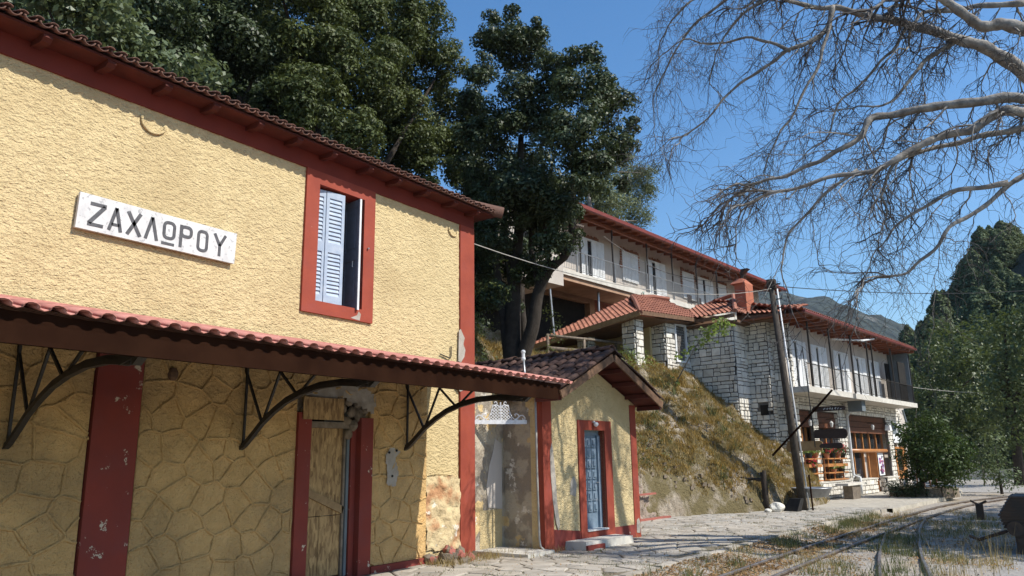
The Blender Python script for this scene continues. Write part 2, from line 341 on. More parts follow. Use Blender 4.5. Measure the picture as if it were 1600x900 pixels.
def ashlar(w,h,sx,sy,gap,seed,inside):
    rnd=random.Random(seed);out=[];z=0
    while z<h-.05:
        rh=min(h-z,sy*rnd.choice((.6,.8,1,1.25,1.5)));a=-rnd.uniform(0,sx)
        if h-z-rh<.08: rh=h-z
        while a<w:
            L=sx*rnd.uniform(.5,1.45);parts=[(a,a+L,z,z+rh)]
            if rh>sy*1.2 and rnd.random()<.45: k=z+rh*rnd.uniform(.4,.6);parts=[(a,a+L,z,k),(a,a+L,k,z+rh)]
            for a0,a1,b0,b1 in parts:
                a0=max(a0,0);a1=min(a1,w)
                if a1-a0<.06: continue
                j=lambda:rnd.uniform(-.028,.028);g=gap/2;c=min(.04,(a1-a0)*.25)
                q=[(a0+g,b0+g+abs(j())),(a0+g+c,b0+g),(a1-g+min(0,j()),b0+g+abs(j())*.6),(a1-g,b1-g-c),(a1-g-c*rnd.random(),b1-g-abs(j())*.5),(a0+g+abs(j()),b1-g)]
                q=[(min(max(x,.003),w-.003),min(max(y,.003),h-.003)) for x,y in q]
                if inside and not inside((a0+a1)/2,(b0+b1)/2): continue
                out.append((q,(a1-a0)*(b1-b0)))
            a+=L
        z+=rh
    return out
def face_stones(A,B,w,h,sx,sy,gap,seed,depth=.03,dome=0,cut='cells'):
    """A: fn(a,b,out)->world ; returns list of (MB, area, centre)"""
    res=[];rnd=random.Random(seed+5)
    for q,ar in (cells(w,h,sx,sy,gap,seed=seed,inside=B) if cut=='cells' else ashlar(w,h,sx,sy,gap,seed,B)):
        d=depth*rnd.uniform(.55,1.25);n=len(q);cx=sum(p[0] for p in q)/n;cy=sum(p[1] for p in q)/n
        base=[A(p[0],p[1],-.004) for p in q];mid=[A(p[0],p[1],d*.6) for p in q]
        top=[A(cx+(p[0]-cx)*.84,cy+(p[1]-cy)*.84,d+rnd.uniform(-.004,.004)) for p in q]
        mb=MB();fs=[(i,(i+1)%n,n+(i+1)%n,n+i) for i in range(n)]+[(n+i,n+(i+1)%n,2*n+(i+1)%n,2*n+i) for i in range(n)]
        if dome: top.append(A(cx,cy,d+dome)); fs+=[(2*n+i,2*n+(i+1)%n,3*n) for i in range(n)]
        else: fs.append(tuple(range(2*n,3*n)))
        mb.add(base+mid+top,fs); res.append((mb,ar,Vector(A(cx,cy,0))))
    return res
def place_stones(lst,name,mat,matj,parent,limit=300,facing=None,smooth=False):
    def key(t): return -t[1]/max(1,(t[2]-CAMLOC).length)**2*(t[3] if len(t)>3 else 1)
    lst=sorted(lst,key=key)
    for t in lst[:limit]: t[0].build(name,mat,parent,smooth=smooth,norm=True)
    if lst[limit:]:
        mb=MB()
        for t in lst[limit:]: mb.add(t[0].v,t[0].f)
        mb.build(name+'_remainder',matj,parent,kind='stuff',norm=False,smooth=smooth)
# ------------------------------------------------------------------ foliage
def numesh(name,co,nq,mat,tint,parent=None,kind=None,k=4,loc=None):
    me=bpy.data.meshes.new(name)
    me.vertices.add(len(co)); me.vertices.foreach_set('co',np.asarray(co,np.float32).ravel())
    me.loops.add(nq*k); me.loops.foreach_set('vertex_index',np.arange(nq*k,dtype=np.int32))
    me.polygons.add(nq); me.polygons.foreach_set('loop_start',np.arange(0,nq*k,k,dtype=np.int32)); 
    me.update(calc_edges=True)
    a=me.attributes.new('tint','FLOAT','FACE'); a.data.foreach_set('value',np.asarray(tint,np.float32))
    me.materials.append(mat)
    o=bpy.data.objects.new(name,me); col.objects.link(o)
    if parent is not None: o.parent=parent; ORI[o]=ORI[parent]
    if kind: o['kind']=kind
    return o
def leaves(c,nrm,L,rng,w=.5):
    n=len(c); t=rng.normal(size=(n,3)); t-=nrm*(t*nrm).sum(1,keepdims=True); t/=np.linalg.norm(t,axis=1,keepdims=True)+1e-9
    b=np.cross(nrm,t); l=(L*rng.uniform(.6,1.35,(n,1)))/2
    fold=nrm*l*.25
    co=np.stack([c-t*l,c+b*l*w+fold,c+t*l,c-b*l*w+fold],1); return co.reshape(-1,3)
def crown(name,blobs,dens,L,mat,parent,seed,zsq=.9,clump=.16,per=26,fill=.25,drop=0,wid=.5,upb=.5,gap=.12):
    rng=np.random.default_rng(seed); C=[];Nn=[];T=[]; o0=np.array(ORI[parent]) if parent else np.zeros(3)
    for bx,by,bz,r in blobs:
        nc=max(4,int(dens*r*r))
        d=rng.normal(size=(nc,3)); d/=np.linalg.norm(d,axis=1,keepdims=True)
        ph=d@np.array([2.3,1.7,2.9])*1.6/max(r,.4)*r+bx*3
        rad=np.where(rng.random(nc)<fill,rng.uniform(.25,.7,nc),rng.uniform(.72,1.06,nc)+.10*np.sin(ph*2.1)*np.cos(ph*1.3+by))
        cc=np.array([bx,by,bz])+d*(rad*r)[:,None]*np.array([1,1,zsq])
        keep=rng.random(nc)>gap; cc=cc[keep];d=d[keep]; nc=len(cc)
        ct=np.clip(rng.random(nc)*.7+.3*np.sin(bx*7+by*3)*.5+.15,0,1)
        p=np.repeat(cc,per,0)+rng.normal(size=(nc*per,3))*clump*np.array([1,1,.75])
        cn=d*.8+rng.normal(size=(nc,3))*.5+np.array([0,0,upb]); n=np.repeat(cn,per,0)+rng.normal(size=(nc*per,3))*.5; n/=np.linalg.norm(n,axis=1,keepdims=True)
        C.append(p);Nn.append(n);T.append(np.clip(np.repeat(ct,per)*.55+rng.random(nc*per)*.45,0,1))
    C=np.concatenate(C)-o0;Nn=np.concatenate(Nn);T=np.concatenate(T)
    return numesh(name,leaves(C,Nn,L,rng,wid),len(C),mat,T,parent)
def lumpy(name,blobs,dens,L,mat,parent,seed,ns=15,zsq=1.0,fill=600,wid=.5):
    rng=np.random.default_rng(seed);C=[];Nn=[];T=[];o0=np.array(ORI[parent]) if parent else np.zeros(3);cv=np.array(CAMLOC)
    for bx,by,bz,r in blobs:
        b=np.array([bx,by,bz]);k=int(ns*(.6+.5*r));dd=rng.normal(size=(k,3));dd/=np.linalg.norm(dd,axis=1,keepdims=True)
        vw=cv-b;vw/=np.linalg.norm(vw)
        for d in dd:
            if d@vw<-.35 and rng.random()<.6: continue
            rs=r*rng.uniform(.28,.5);c=b+d*r*rng.uniform(.55,.85)*np.array([1,1,zsq]);n=max(12,int(dens*rs*rs))
            e=rng.normal(size=(n,3));e/=np.linalg.norm(e,axis=1,keepdims=True);e[:,2]=np.abs(e[:,2])*np.where(rng.random(n)<.75,1,-1)
            rad=rs*np.where(rng.random(n)<.78,rng.uniform(.78,1.08,n),rng.uniform(.3,.8,n))
            q=e*.9+rng.normal(size=(n,3))*.42+np.array([0,0,.25]);q/=np.linalg.norm(q,axis=1,keepdims=True)
            C.append(c+e*rad[:,None]*np.array([1,1,.85]));Nn.append(q);T.append(np.clip(rng.random()*.45+rng.random(n)*.5,0,1))
        n=int(fill*r*r);e=rng.normal(size=(n,3));e/=np.linalg.norm(e,axis=1,keepdims=True);q=e+rng.normal(size=(n,3))*.5;q/=np.linalg.norm(q,axis=1,keepdims=True)
        C.append(b+e*(r*rng.uniform(.2,.7,n))[:,None]);Nn.append(q);T.append(rng.random(n)*.3)  # inner leaves tinted darker, painting in the shade inside the crown
    C=np.concatenate(C)-o0;Nn=np.concatenate(Nn);T=np.concatenate(T)
    return numesh(name,leaves(C,Nn,L,rng,wid),len(C),mat,T,parent)
def blades(name,pos,h,wd,mat,seed,parent=None,kind='stuff',per=7,spread=.06,lean=.45,label=None):
    rng=np.random.default_rng(seed);pos=np.asarray(pos);n=len(pos)*per
    b=np.repeat(pos,per,0)+np.c_[rng.normal(size=(n,2))*spread,np.zeros(n)]
    a=rng.uniform(0,2*np.pi,n);hh=h*rng.uniform(.4,1.3,n)
    tip=b+np.c_[np.cos(a)*hh*lean*rng.random(n),np.sin(a)*hh*lean*rng.random(n),hh]
    a2=rng.uniform(0,np.pi,n);s=np.c_[np.cos(a2),np.sin(a2),np.zeros(n)]*wd/2
    co=np.stack([b-s,b+s,tip],1).reshape(-1,3)
    o=numesh(name,co,n,mat,rng.random(n),parent,kind,k=3)
    if label: o['label']=label
    return o
def flatten_mesh(me,k):
    for v in me.vertices: v.co.z*=k
    return me
def hv(o,label,cat,group=None): return tag(o,label,cat,group)
BLOBS= {'middle':[(-4.59,19.0,15.71,0.92),(-4.58,18.0,14.07,0.67),(-4.3,20.0,15.51,1.01),(-2.65,19.0,13.73,0.78),(-2.22,17.5,14.4,0.39),(-1.39,19.0,13.97,0.56),(-0.94,18.0,12.18,0.94),(-1.21,20.0,12.57,0.85),(-0.37,19.0,10.7,0.61),(-0.97,17.5,10.5,1.09),(-3.43,19.0,12.69,1.24),(-4.24,18.0,12.0,0.92),(-4.99,20.0,11.52,1.32),(-2.77,19.0,10.02,1.0),(-0.57,17.5,9.25,0.75),(-5.6,19.0,10.44,0.85),(-3.6,18.0,8.98,0.97),(-3.34,20.0,9.24,0.87),(-2.3,19.0,8.17,0.5),(-4.08,17.5,8.15,0.77),(-5.76,19.0,7.71,0.63),(0.5,18.0,10.76,0.29),(-5.06,20.0,7.8,0.55),(-5.05,19.0,16.79,0.36),(-3.12,17.5,15.4,0.28),(-0.29,19.0,9.44,0.34),(-5.12,18.0,11.91,0.62),(-6.81,20.0,11.85,0.64),(-5.8,19.0,13.75,0.53),(-2.88,17.5,9.4,1.04),(-3.32,19.0,9.29,0.84),(-4.96,18.0,9.05,0.68),(-5.99,20.0,8.06,0.65),(-5.62,19.0,8.56,0.59),(-2.14,17.5,7.6,0.47),(-3.18,19.0,9.9,0.8),(-1.77,18.0,8.7,0.56),(-5.31,20.0,8.61,0.78),(-3.8,19.0,7.41,0.56),(-3.79,17.5,6.53,0.49),(-3.14,19.0,7.4,0.47),(-2.02,18.0,7.98,0.44),(-5.08,20.0,6.71,0.38)],'thicket':[(-9.1,23.0,15.91,0.91),(-8.5,22.4,13.83,0.87),(-9.66,23.6,12.96,0.8),(-8.33,23.0,12.48,0.87),(-8.01,22.4,10.65,0.89),(-7.89,23.6,11.2,0.77),(-8.55,23.0,9.32,0.86),(-6.75,22.4,9.27,0.72),(-8.26,23.6,8.35,0.71),(-8.69,23.0,7.93,0.65),(-5.76,22.4,8.5,0.56),(-6.74,23.6,10.18,0.7)],'oak':[(-9.0,19.6,17.78,1.36),(-8.5,20.35,16.59,1.04),(-10.0,22.5,16.27,0.91),(-9.5,21.61,14.1,1.03),(-8.0,20.35,12.12,0.66),(-9.0,17.73,16.75,1.52),(-8.5,16.11,14.36,1.62),(-10.0,19.48,14.95,1.6),(-9.5,19.86,13.5,1.34),(-8.0,15.73,11.89,1.03),(-9.0,14.32,15.12,1.55),(-8.5,13.91,12.77,1.19),(-10.0,16.13,18.13,1.49),(-9.5,18.16,19.16,1.21),(-8.0,18.0,17.8,0.7),(-9.0,20.05,12.02,0.72),(-8.5,12.61,16.29,1.17),(-10.0,19.45,16.01,1.24),(-9.5,16.36,16.28,1.13)],'left':[(-10.0,11.79,14.27,1.45),(-9.5,10.01,13.63,1.07),(-11.0,12.95,13.82,0.92),(-10.0,13.38,14.57,1.23),(-9.5,10.78,12.6,0.82),(-11.0,13.45,16.85,1.5),(-10.0,10.84,15.5,1.33),(-9.5,13.59,12.95,0.8),(-11.0,10.2,13.66,0.75)],'bright':[(-7.2,7.05,11.78,0.65),(-7.6,7.78,11.64,0.53),(-7.2,6.38,11.66,0.56),(-7.6,8.26,11.45,0.38),(-7.2,8.47,11.07,0.33),(-7.6,7.61,11.07,0.36),(-7.2,9.45,11.25,0.35),(-7.6,10.31,11.58,0.3),(-7.2,5.86,11.62,0.54)],'pine':[(-14.0,45.12,21.73,1.35),(-15.0,50.08,22.0,1.56),(-13.5,48.69,22.24,0.85),(-14.0,43.95,19.04,1.74),(-15.0,49.33,20.01,1.44),(-13.5,49.6,21.01,0.67),(-14.0,48.75,18.66,0.93),(-15.0,43.6,20.09,1.32),(-13.5,50.64,23.11,0.44),(-14.0,45.71,22.89,0.82),(-15.0,43.9,18.32,1.32)],'bush':[(4.57,36.0,2.19,0.95),(3.89,36.6,1.82,0.86),(5.16,35.5,1.47,0.87),(4.19,36.0,0.97,0.79),(4.79,36.6,0.77,0.63),(3.89,35.5,2.46,0.42),(5.57,36.0,1.91,0.46),(3.47,36.6,2.82,0.27),(4.83,35.5,2.82,0.57),(5.41,36.0,1.04,0.41)],'shrub':[(6.28,42.0,2.22,0.59),(6.63,41.0,1.5,0.51),(5.99,42.0,0.93,0.65),(6.76,41.0,0.66,0.57),(5.81,42.0,1.5,0.41),(6.37,41.0,0.53,0.51)],'decid1':[(3.8,58.0,8.52,1.91),(4.49,60.0,6.71,2.38),(1.92,62.0,6.6,1.83),(3.66,58.0,4.53,1.88),(1.36,60.0,4.73,1.33),(5.44,62.0,9.47,1.78),(5.04,58.0,4.05,1.85),(1.98,60.0,8.24,1.07),(2.98,62.0,10.19,1.1),(1.63,58.0,6.34,0.86)],'decid2':[(7.6,52.0,8.05,1.83),(8.27,54.0,6.7,2.24),(7.21,52.0,5.15,1.81),(7.19,54.0,3.43,1.87),(7.14,52.0,9.22,0.96),(6.33,54.0,6.49,1.15),(9.24,52.0,8.97,1.44)],'under':[(-1.13,70.0,1.23,1.34),(1.05,68.0,2.18,1.48),(3.0,70.0,2.14,1.49),(4.89,68.0,2.56,1.43),(6.33,70.0,2.07,1.64),(2.19,68.0,0.96,0.97),(3.72,70.0,1.07,0.89),(5.84,68.0,0.79,0.94),(-0.49,70.0,2.73,1.29)],'ivy':[(-3.64,16.5,5.51,0.43),(-4.35,17.2,4.95,0.37),(-3.23,16.5,6.19,0.5),(-4.22,17.2,6.54,0.41),(-3.54,16.5,4.43,0.28),(-3.65,17.2,5.24,0.26),(-5.3,23.0,6.51,0.32),(-5.32,23.0,5.93,0.25),(-2.67,16.5,6.83,0.35),(-5.5,23.0,7.08,0.21),(-3.78,16.5,8.73,0.33),(-4.7,17.2,9.93,0.27)],'vine':[(-1.72,27.0,5.67,0.12),(-1.64,27.3,5.94,0.17),(-1.18,27.0,6.17,0.19),(-1.03,27.3,6.43,0.22),(-0.66,27.0,6.51,0.21),(-1.19,27.3,5.96,0.14),(-0.35,27.0,6.48,0.14),(-0.67,27.3,6.24,0.14),(-2.11,27.0,5.46,0.1),(-2.51,27.3,5.41,0.07),(-3.56,27.0,5.47,0.12),(-3.46,27.3,5.04,0.15),(-2.95,27.0,4.68,0.17),(-4.0,27.3,5.16,0.15),(-2.57,27.0,4.41,0.17)]}
LIMBS= {'A':[(11.56,18.5,6.05),(10.35,17.5,7.84),(9.5,17.0,8.96),(8.95,16.6,9.48),(8.56,16.4,9.74),(7.75,16.0,10.16),(7.14,15.6,10.42),(6.47,15.4,10.72),(5.71,15.0,11.03)],'A2':[(6.5,15.4,10.74),(6.32,15.3,10.24),(5.99,15.1,9.98),(5.59,15.0,9.82),(5.28,14.9,9.62),(4.82,14.8,9.41),(4.39,14.6,9.13),(4.08,14.4,8.7),(3.64,14.2,8.18)],'B':[(11.35,18.4,7.76),(10.51,17.0,8.92),(9.59,16.0,9.28),(9.22,15.8,9.5),(8.93,15.6,9.49),(8.71,15.5,9.72),(8.49,15.4,10.03),(8.37,15.2,10.17)],'C':[(11.71,18.6,6.94),(10.54,17.0,7.86),(9.4,15.5,7.8),(8.65,15.2,7.87),(7.95,15.0,7.88),(7.34,14.8,7.83),(7.01,14.6,7.7),(6.8,14.5,7.42),(6.49,14.3,7.22),(6.03,14.2,7.01),(5.49,14.0,6.87),(5.06,13.8,6.74)],'D':[(11.77,18.6,7.32),(10.48,16.5,7.56),(9.36,14.6,7.25),(9.01,14.4,7.21),(8.53,14.2,7.02),(8.05,14.1,6.91),(7.75,14.0,6.75),(7.46,13.8,6.53),(7.07,13.7,6.44),(6.57,13.6,6.45),(5.96,13.4,6.35),(5.44,13.2,6.23)],'D2':[(9.32,14.8,7.02),(8.77,14.6,6.96),(8.21,14.4,6.89),(7.83,14.2,6.76),(7.45,13.9,6.53)],'E':[(11.8,18.4,7.63),(10.38,16.0,6.92),(9.59,15.0,6.44),(9.21,14.6,6.15),(8.83,14.4,5.89),(8.44,14.2,5.57),(8.04,14.0,5.21),(7.68,13.9,4.81),(7.43,13.8,4.58),(7.1,13.7,4.51)],'F':[(9.7,17.0,10.39),(9.07,16.8,10.49),(8.42,16.6,10.54),(7.97,16.4,10.51),(7.72,16.2,10.16)],'G':[(8.56,16.4,9.74),(7.98,16.2,9.43),(7.75,16.0,9.13),(7.37,15.8,8.61),(7.09,15.6,8.41)],'H':[(8.98,14.4,6.0),(8.29,14.3,5.96),(7.71,14.2,5.78),(7.3,14.1,5.55),(7.09,14.0,5.31)],'I':[(8.07,16.0,10.87),(7.2,15.6,10.94),(5.95,15.2,11.39),(4.8,15.0,11.67),(3.86,14.8,11.71),(3.3,14.6,11.26)],'J':[(5.95,15.2,11.39),(5.04,15.0,11.11),(4.48,14.9,10.73),(4.11,14.8,10.2)],'K':[(6.46,15.4,10.61),(6.23,15.2,9.72),(5.92,15.0,9.02),(5.57,14.8,8.28),(5.19,14.6,7.69),(4.99,14.5,7.17)],'N':[(7.76,16.0,10.2),(7.39,15.8,9.59),(6.87,15.6,9.04),(6.37,15.4,8.55),(6.04,15.2,7.88),(5.78,15.0,7.54)],'O':[(5.66,15.0,9.83),(5.06,14.9,10.26),(4.34,14.8,10.35),(3.72,14.6,10.63),(3.07,14.5,10.51)],'Q':[(4.75,15.2,11.8),(3.82,15.0,11.27),(3.29,14.9,10.69),(2.9,14.8,10.07),(2.67,14.7,9.39)],'S':[(6.87,13.7,6.52),(6.33,13.6,6.2),(5.84,13.6,5.71),(5.54,13.5,5.27),(5.4,13.5,4.94)]}
# ================================================================== TERRAIN AND GROUND
def sm(a,b,x):
    t=max(0,min(1,(x-a)/(b-a))); return t*t*(3-2*t)
XB=[(-60,-7),(9,-7),(12.5,-5.5),(15.2,-1.6),(17,-1.0),(19,-.85),(21.3,-.75),(22.3,-.35),(23.5,.15),(25,.95),(26.2,1.5),(27.5,1.75),(29.5,1.7),(30.6,1.6),(31.6,1.0),(33,0),(35,-4),(60,-6)]
def xb(y):
    for (a,p),(b,q) in zip(XB,XB[1:]):
        if y<=b: return p+(q-p)*max(0,(y-a)/(b-a))
    return XB[-1][1]
def H(x,y):
    d=xb(y)-x
    if d<=0: return -.25+.2*max(-1,d)
    wall=sm(22.6,21.6,y)*sm(14.5,15.2,y)
    p=min(2.2*d,.38+.93*d)
    p=p*(1-wall)+wall*min(6*d,1.15+.86*max(0,d-.19))
    p=min(p,5.15+.02*d)
    if x<-8.6-0.1*(y-26): p+=1.7*sm(0,1.2,-8.6-.1*(y-26)-x)
    far=max(0,-11.5-x)
    hs=sm(34,22,y)*.55+.42
    p+=(far*1.05 if far<30 else 31.5+(far-30)*.7)*hs*sm(0,4,far)
    n=noise.noise(Vector((x*.9,y*.9,3.1)))*.42+abs(noise.noise(Vector((x*2.2,y*2.2,1.7))))*.36+noise.noise(Vector((x*5,y*5,.7)))*.10
    return p+n*sm(0,.8,d)*(1-.55*wall*sm(1.5,.4,d))
def grid(name,x0,x1,y0,y1,st,fn,mat,kind='structure',smooth=True,skip=None):
    nx=int((x1-x0)/st)+1;ny=int((y1-y0)/st)+1;mb=MB()
    mb.v=[(x0+i*st,y0+j*st,fn(x0+i*st,y0+j*st)) for j in range(ny) for i in range(nx)]
    mb.f=[(j*nx+i,j*nx+i+1,(j+1)*nx+i+1,(j+1)*nx+i) for j in range(ny-1) for i in range(nx-1)
          if not(skip and skip(x0+(i+.5)*st,y0+(j+.5)*st))]
    return mb.build(name,mat,None,smooth=smooth,kind=kind,norm=False)
grid('embankment',-9.9,2.2,14.6,33.6,.11,H,M['rock'])
grid('hillside',-90,-5.2,-40,75,1.1,lambda x,y:H(x,y)-.12,M['forestfloor'],skip=lambda x,y:x>-9.4 and 15.5<y<33)
mb=MB();mb.add([(-1150,-90,-.6),(750,-90,-.6),(750,1540,-.6),(-1150,1540,-.6)],[(0,1,2,3)]);mb.build('ground',M['forestfloor'],None,kind='structure',norm=False)
# track bed: gravel sheet, gently lumpy, lower than the platform
def tb(x,y): return -.155+.11*sm(4.35,3.7,x)+.03*noise.noise(Vector((x*1.5,y*1.5,0)))+.015*noise.noise(Vector((x*6,y*6,5)))
grid('track_bed',3.3,8.0,-4,44,.12,tb,M['gravel'])
grid('road',7.9,26,-6,70,.5,lambda x,y:-.17+.02*noise.noise(Vector((x,y,0))),M['road'])
grid('far_road',-4,8.0,43.9,95,.6,lambda x,y:-.13,M['road'])
# platform: solid bed with kerb edge
PE=[(-6,3.55),(4,3.6),(8,3.62),(10.5,3.68),(14,3.72),(18,3.78),(22,3.9),(25,4.0),(28.3,4.1)]
def pe(y):
    for (a,p),(b,q) in zip(PE,PE[1:]):
        if y<=b: return p+(q-p)*max(0,(y-a)/(b-a))
    return PE[-1][1]
mb=MB();ys=[-6+i*.5 for i in range(69)]
for i,y in enumerate(ys): mb.v+= [(-1.9,y,-.02),(pe(y)-.16,y,-.02),(pe(y)-.16,y,-.5)]
for i in range(len(ys)-1):
    for k in(0,1): a=3*i+k; mb.f.append((a,a+1,a+4,a+3))
mb.build('platform_bed',M['earth'],None,kind='structure',norm=False)
kerb=thing('platform_kerb',(3.6,10,0),'low grey stone kerb edging the paved platform beside the track','kerb')
rk=random.Random(3)
y=6.0
while y<28:
    l=rk.uniform(.55,.8); a=pe(y);b=pe(y+l-.03); z=rk.uniform(-.012,.012)
    mb=MB();P=[(a-.155,y,-.3),(a,y,-.3),(b,y+l-.03,-.3),(b-.155,y+l-.03,-.3)]
    j=rk.uniform(-.015,.015);Q=[(a-.145,y+.01,z+.005),(a-.02+j,y+.01,z),(b-.02+j,y+l-.04,z),(b-.145,y+l-.04,z+.005)]
    mb.add(P+Q,[(3,2,1,0),(4,5,6,7),(0,1,5,4),(1,2,6,5),(2,3,7,6),(3,0,4,7)]).build('kerb_stone',M['paving'],kerb); y+=l
# crazy paving
pav=thing('paved_platform',(2,15,0),'grey crazy paving laid on the station platform in front of the yellow houses','pavement')
pav['kind']='structure'; del pav['label']; del pav['category']
def inpav(a,b):
    x=a-1.7;y=b+6.5
    if x>pe(y)-.3: return False
    if x<.15 and y<11.7: return False
    if x<1.05 and 12.4<y<15.95: return False
    if 11.6<y<12.45 and x<.35: return False
    return x>xb(y)+.02 or y<15
st=face_stones(lambda a,b,o:(a-1.7,b+6.5,-.02+o),inpav,5.9,21.5,.46,.40,.035,11,depth=.022)
place_stones(st,'paving_stone',M['paving'],M['pavingj'],pav,300)
# forecourt before the tavern
mb=MB();mb.add([(-1,27.9,-.012),(4.25,27.9,-.012),(4.6,34,-.012),(5.0,39,-.012),(4.6,43.9,-.012),(4.0,47,-.012),(-1,47,-.012),(4.25,27.9,-.4),(4.6,34,-.4),(5,39,-.4),(4.6,43.9,-.4)],[(0,1,2,3,4,5,6),(1,7,8,2),(2,8,9,3),(3,9,10,4)]);mb.build('forecourt',M['forecourt'],None,kind='structure')
# ------------------------------------------------------------------ rails and sleepers
def rail(path,parent):
    P=[Vector(p) for p in path]
    for nm,prof,mt in(('rail_web',[(-.05,0),(.05,0),(.05,.014),(.009,.02),(.009,.075),(-.009,.075),(-.009,.02),(-.05,.014)],M['rail']),('rail_head',[(-.026,.072),(.026,.072),(.028,.1),(.018,.107),(-.018,.107),(-.028,.1)],M['railhead'])):
        mb=MB();n=len(prof)
        for i,p in enumerate(P):
            d=(P[min(i+1,len(P)-1)]-P[max(i-1,0)]).normalized();s=Vector((d.y,-d.x,0))
            for a,z in prof: mb.v.append(tuple(p+s*a+Vector((0,0,z))))
        for i in range(len(P)-1):
            for k in range(n): a=i*n+k;b=i*n+(k+1)%n;mb.f.append((a,b,b+n,a+n))
        mb.f.append(tuple(range(n)));mb.f.append(tuple(range(len(mb.v)-n,len(mb.v))))
        mb.build(nm,mt,parent)
def curve(pts,n=40):
    out=[]
    P=[Vector(p) for p in pts];P=[2*P[0]-P[1]]+P+[2*P[-1]-P[-2]]
    for i in range(1,len(P)-2):
        for k in range(n):
            t=k/n;a,b,c,d=P[i-1:i+3]
            out.append(.5*((2*b)+(c-a)*t+(2*a-5*b+4*c-d)*t*t+(3*b-a-3*c+d)*t**3))
    out.append(P[-2]);return out
ZR=-.19
mainc=curve([(4.93,2,ZR),(4.93,12,ZR),(4.97,17,ZR),(5.08,21,ZR),(5.2,25.7,ZR),(5.65,32.5,ZR),(6.75,38.4,ZR),(9.2,45,ZR),(13,52,ZR)],8)
brc=curve([(9.35,0,ZR),(8.1,7,ZR),(6.92,13.2,ZR),(6.4,16,ZR),(5.82,19.8,ZR),(5.42,23,ZR),(5.2,25.7,ZR)],8)
def offs(c,d):
    o=[]
    for i,p in enumerate(c):
        t=(c[min(i+1,len(c)-1)]-c[max(i-1,0)]).normalized();o.append(p+Vector((t.y,-t.x,0))*d)
    return o
def track(c,label,name,stops):
    th=thing(name,tuple(c[0]),label,'railway track')
    for s,(a,b) in zip((-.34,.34),stops): rail(offs(c,s)[a:b],th)
    acc=0;k=0
    for i in range(len(c)-1):
        L=(c[i+1]-c[i]).length
        while acc<L:
            p=c[i]+(c[i+1]-c[i])*(acc/L);t=(c[i+1]-c[i]).normalized();s=Vector((t.y,-t.x,0))
            if 8<p.y<34 and not(name=='siding_track' and p.y>20):
                rr=random.Random(k);w=rr.uniform(.085,.105);hl=rr.uniform(.6,.72)
                mb=MB();q=p+Vector((0,0,.002));mb.beam(q-s*hl+Vector((0,0,-.05)),q+s*hl+Vector((0,0,-.05+rr.uniform(-.008,.008))),w*2,.11);mb.build('sleeper',M['sleeper'],th)
            acc+=.62;k+=1
        acc-=L
    return th
track(mainc,'narrow railway track running along the platform and curving away past the tavern','railway_track',[(0,99),(0,99)])
track(brc,'narrow siding track coming towards the viewer and joining the platform track','siding_track',[(0,34),(0,46)])
# ================================================================== STATION BUILDING
SB=thing('station_building',(0,6,0),'large two storey yellow station house with dark red trim and tiled eaves','station house')
def rough(name,y0,y1,z0,z1,x,amp,step,mat,hole=None,seed=0,fine=1):
    ny=int((y1-y0)/step)+1;nzv=int((z1-z0)/step)+1;mb=MB()
    for j in range(nzv):
        for i in range(ny):
            y=y0+(y1-y0)*i/(ny-1);z=z0+(z1-z0)*j/(nzv-1)
            q=Vector((seed,y*9+z*3.5,z*15));d=noise.noise(q)*.6+noise.noise(q*2.3)*.45*fine+noise.noise(q*5.1)*.25*fine
            mb.v.append((x+d*amp,y,z))
    for j in range(nzv-1):
        for i in range(ny-1):
            y=y0+(y1-y0)*(i+.5)/(ny-1);z=z0+(z1-z0)*(j+.5)/(nzv-1)
            if hole and hole[0]<y<hole[1] and hole[2]<z<hole[3]: continue
            a=j*ny+i;mb.f.append((a,a+1,a+ny+1,a+ny))
    return mb.build(name,mat,SB,smooth=True,norm=False)
rough('upper_wall',-3,11.16,3.1,6.27,0,.013,.032,M['stucco'],(7.45,8.72,3.99,6.07))
mb=MB()                                      # masonry core behind the render, with openings
mb.box(-.4,-.03,-3,7.6,0,6.6);mb.box(-.4,-.03,8.6,11.5,0,6.6);mb.box(-.4,-.03,7.6,8.6,2.62,4.12);mb.box(-.4,-.03,7.6,8.6,6.06,6.6)
mb.box(-6,-.4,11.3,11.5,0,6.6);mb.box(-6,-5.8,-3,11.3,0,6.6)
mb.build('wall_core',M['recess'],SB)
mb=MB();mb.box(-1.6,-1.5,7,9.2,-.2,6.4);mb.box(-1.5,-.42,7.0,9.2,3.9,3.95);mb.build('dark_room',M['void'],SB)
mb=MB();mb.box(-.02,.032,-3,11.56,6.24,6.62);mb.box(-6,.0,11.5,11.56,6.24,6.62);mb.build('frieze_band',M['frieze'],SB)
mb=MB();mb.box(-.02,.036,11.13,11.56,-.05,6.238);mb.box(-.5,-.02,11.5,11.56,-.05,6.238);mb.build('corner_pilaster',M['red'],SB)
pp=[(11.06,3.52),(11.14,3.5),(11.24,3.62),(11.27,3.75),(11.21,3.86),(11.25,3.98),(11.19,4.06),(11.13,4.14),(11.08,4.1)]
MB().prism([(.03,y,z) for y,z in pp],(.012,0,0)).build('bare_plaster_patch',M['bare'],SB)
MB().prism([(.03,y,z) for y,z in [(11.0,3.02),(11.12,2.95),(11.28,3.0),(11.31,3.12),(11.2,3.22),(11.1,3.2),(11.03,3.24)]],(.012,0,0)).build('bare_plaster_patch',M['bare'],SB)
mb=MB()
mb.box(-.02,.042,7.34,7.6,3.93,6.238);mb.box(-.02,.042,8.57,8.82,3.93,6.238);mb.box(-.02,.042,7.6,8.57,3.93,4.13);mb.box(-.02,.042,7.6,8.57,6.03,6.238)
